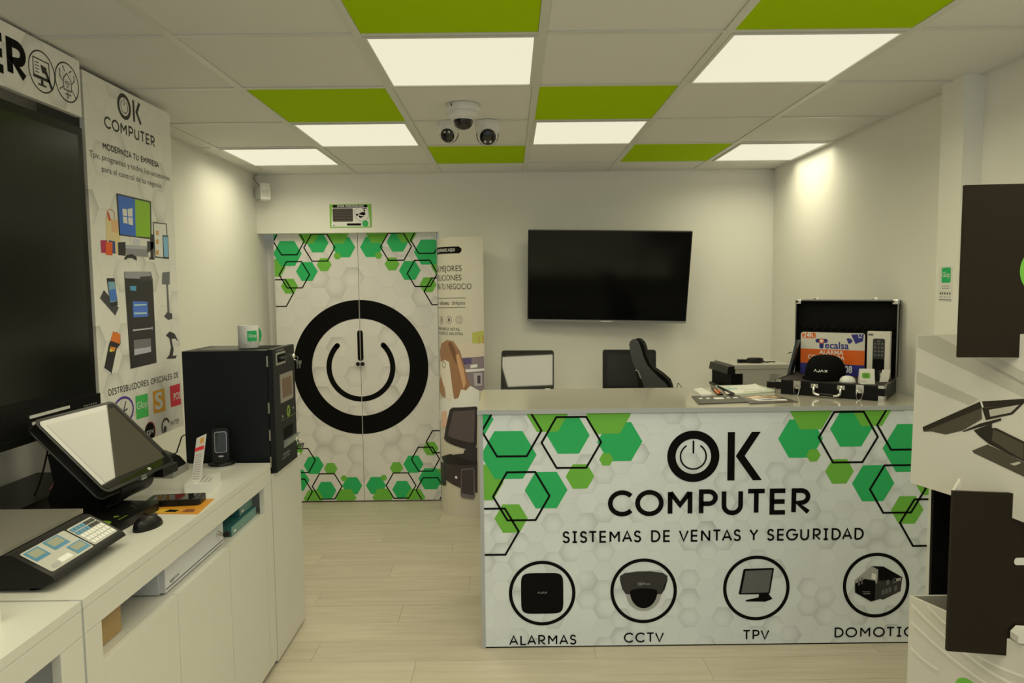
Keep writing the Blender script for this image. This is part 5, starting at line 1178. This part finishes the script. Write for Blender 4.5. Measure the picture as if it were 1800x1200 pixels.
body = obj('cup', lathe([(.0, .0), (.040, .0), (.0425, .003), (.043, .094), (.0415, .097), (.0395, .094), (.039, .006), (0, .005)], 36), WHITEP, t, smooth=True)
obj('handle', tube(spline([(.036, .018, .078), (.055, .026, .080), (.066, .031, .055), (.058, .027, .026), (.036, .018, .022)], 6), .0055, 10), PG, t, smooth=True)
mb = lambda u, v, w_: mw(t) @ V(((.0432+w_)*math.cos(u/.043-math.pi/2), (.0432+w_)*math.sin(u/.043-math.pi/2), v))
pr = Print((0, 0, 0), (1, 0, 0), (0, 0, 1), bend=mb); 
for k in range(5): pr.rect(-.021+.0085*k, .03, -.021+.0085*(k+1), .075, PG, 1)
pr.font('Glop', -.017, .018, .047, .014, PWHITE, 2); pr.rect(-.012, .024, .014, .026, G1, 1)
random.seed(3)
for k in range(34):
    u, v = random.uniform(-.09, -.026), random.uniform(.008, .088); pr.rect(u, v, u+.0022, v+.002, ink(*random.choice([(150, 90, 80), (90, 90, 110), (170, 140, 90)])), 1)
pr.build('mug_print', body)

# ================================================================== CARDBOARD DISPLAY STAND (right edge)
SY = 1.82
t = thing('cardboard_display_stand', 'white and black cardboard product display stand at the right edge', 'display stand', (1.45, 1.95, 0))
QO, QD = V((1.175, 2.06, 0)), V((.49, -.872, 0)).normalized(); QN = V((QD.y, -QD.x, 0))      # the white faces run obliquely towards the camera
def onq(x, y): return hit(x, y, QO, QN)
def ext(L, Y, th, name, m, par=None): return obj(name, prism([ony(x, y, Y) for x, y in L], (0, th, 0)), m, par or t, True)
def oq(L, th, name, m): return obj(name, prism([onq(x, y) for x, y in L], -QN*th), m, t, True)
mp = oq([(1612, 588), (1800, 587), (1990, 590), (1990, 985), (1800, 918), (1690, 876), (1600, 848)], .010, 'printed_panel', CARDW)
pr = Print(QO, QD, (0, 0, 1))
def zs(L, m, lay): pr.pp([(1560+x/3.75, 560+y/3.75) for x, y in L], m, lay)
for L in ([(200, 112), (330, 112), (900, 420), (900, 520), (200, 190)], [(195, 345), (600, 530), (540, 570), (190, 432)], [(560, 258), (730, 258), (900, 350), (900, 440)]):
    zs(L, CARDS, 1); pr.build('stripe_print', mp)
DB, DBL = mat('ink_brown_dark', (.030, .026, .020), .45, ior=1.3), mat('ink_brown_mid', (.085, .074, .058), .45, ior=1.3)
zs([(232, 714), (610, 546), (900, 527), (1300, 500), (1300, 540), (900, 558), (620, 588), (240, 744)], DB, 4)
zs([(240, 744), (620, 588), (625, 660), (500, 735), (385, 762), (290, 742)], DBL, 4); zs([(625, 590), (900, 556), (825, 630), (650, 668)], DB, 4); zs([(670, 600), (870, 566), (815, 618), (680, 645)], CARDS, 5)
zs([(498, 740), (612, 690), (750, 655), (752, 670), (690, 690), (500, 746)], DB, 5)
zs([(570, 735), (690, 690), (690, 720), (720, 720), (900, 808), (1100, 900), (1100, 1060), (900, 940), (800, 890), (670, 825), (600, 768)], DB, 5)
zs([(700, 726), (900, 822), (900, 930), (800, 872), (690, 800)], DBL, 6)
zs([(560, 868), (660, 828), (800, 890), (900, 945), (1100, 1050), (1100, 1130), (900, 1040), (570, 884)], DBL, 4); zs([(612, 545), (625, 545), (636, 582), (626, 586)], CARDHI, 6); zs([(810, 955), (870, 940), (885, 950), (840, 968)], CARDS, 7)
pr.build('terminal_print', mp, 'printed picture of a dark tilted touch terminal')
hd = ext([(1697, 325), (1990, 318), (1990, 590), (1795, 597), (1794, 628), (1685, 628)], SY, .010, 'header_panel', CARDK)
pr = Print((0, SY, 0), (1, 0, 0), (0, 0, 1)); u, v = pr.px(1838, 475); pr.disc(u, v, .066, PL, 1); pr.build('logo_print', hd, 'lime round logo cut by the photo edge')
lw = ext([(1676, 863), (1782, 867), (1783, 895), (1990, 980), (1990, 1180), (1778, 1125), (1770, 1126), (1769, 1152), (1665, 1144)], SY, .010, 'lower_black_panel', CARDK)
q = pr.pxs([(1783, 980), (1860, 992)]); pr.rr(q[0][0], q[1][1], q[1][0], q[0][1], .008, PAPER, 1); pr.build('slot_print', lw)
ext([(1790, 1118), (1800, 1108), (1860, 1112), (1860, 1142), (1790, 1130)], SY-.035, .030, 'white_tag', PAPER)
ext([(1674, 868), (1689, 842), (1690, 868)], SY+.011, .010, 'fold_tab', CARDW)
ext([(1642, 835), (1950, 835), (1950, 1062), (1636, 1062)], 2.10, .012, 'rear_panel', MATTE)
c0 = onq(1740, 600); obj('spine', box((c0.x+.05, c0.y+.05, .0), (c0.x+.30, 2.099, 1.80)), CARDK, t, True)
bp = [onq(x, y) for x, y in ((1599, 1047), (1990, 1217), (1990, 1700), (1575, 1700))]
bp = [V((p.x, p.y, max(0, p.z))) for p in bp]; bp[3] = V((bp[0].x, bp[0].y, 0)); bp[2] = V((bp[1].x, bp[1].y, 0))
bb = obj('base_front', prism(bp, -QN*.008), CARDW, t, True)
zt = bp[0].z; x0 = bp[0].x; y0 = bp[0].y
obj('base_rear_wall', box((x0+.004, y0-.002, 0), (x0+.55, y0+.006, zt)), CARDS, t, True)
obj('base_side_wall', box((x0+.542, bp[1].y, 0), (x0+.55, y0-.002, zt)), CARDS, t, True)
obj('base_tray', box((x0+.16, y0-.22, zt-.14), (x0+.541, y0-.003, zt-.13)), CARDS, t, True)
pr = Print(QO, QD, (0, 0, 1))
def zl(x, y): return (1560+x/3.158, 820+y/3.158)
for L in ([(134, 762), (220, 850), (340, 960), (560, 1130), (800, 1260)], [(130, 858), (260, 980), (420, 1110), (560, 1210)], [(126, 1000), (200, 1070), (280, 1125)], [(222, 770), (300, 850), (345, 880)], [(500, 1050), (640, 1120), (800, 1180)]):
    P = pr.pxs([zl(*q) for q in L]); S_p = [(p.x, p.y) for p in spline([V((a, b, 0)) for a, b in P], 6)]
    pr.stroke(S_p, .0075, CARDHI, 2); pr.stroke([(a+.005, b-.012) for a, b in S_p[1:]], .014, mat('card_soft_stripe', (.60, .58, .53), .5), 1); pr.build('stripe_print', bb)
u, v = pr.px(1700, 1212); pr.disc(u, v, .032, PL, 1); pr.build('lime_mark', bb)
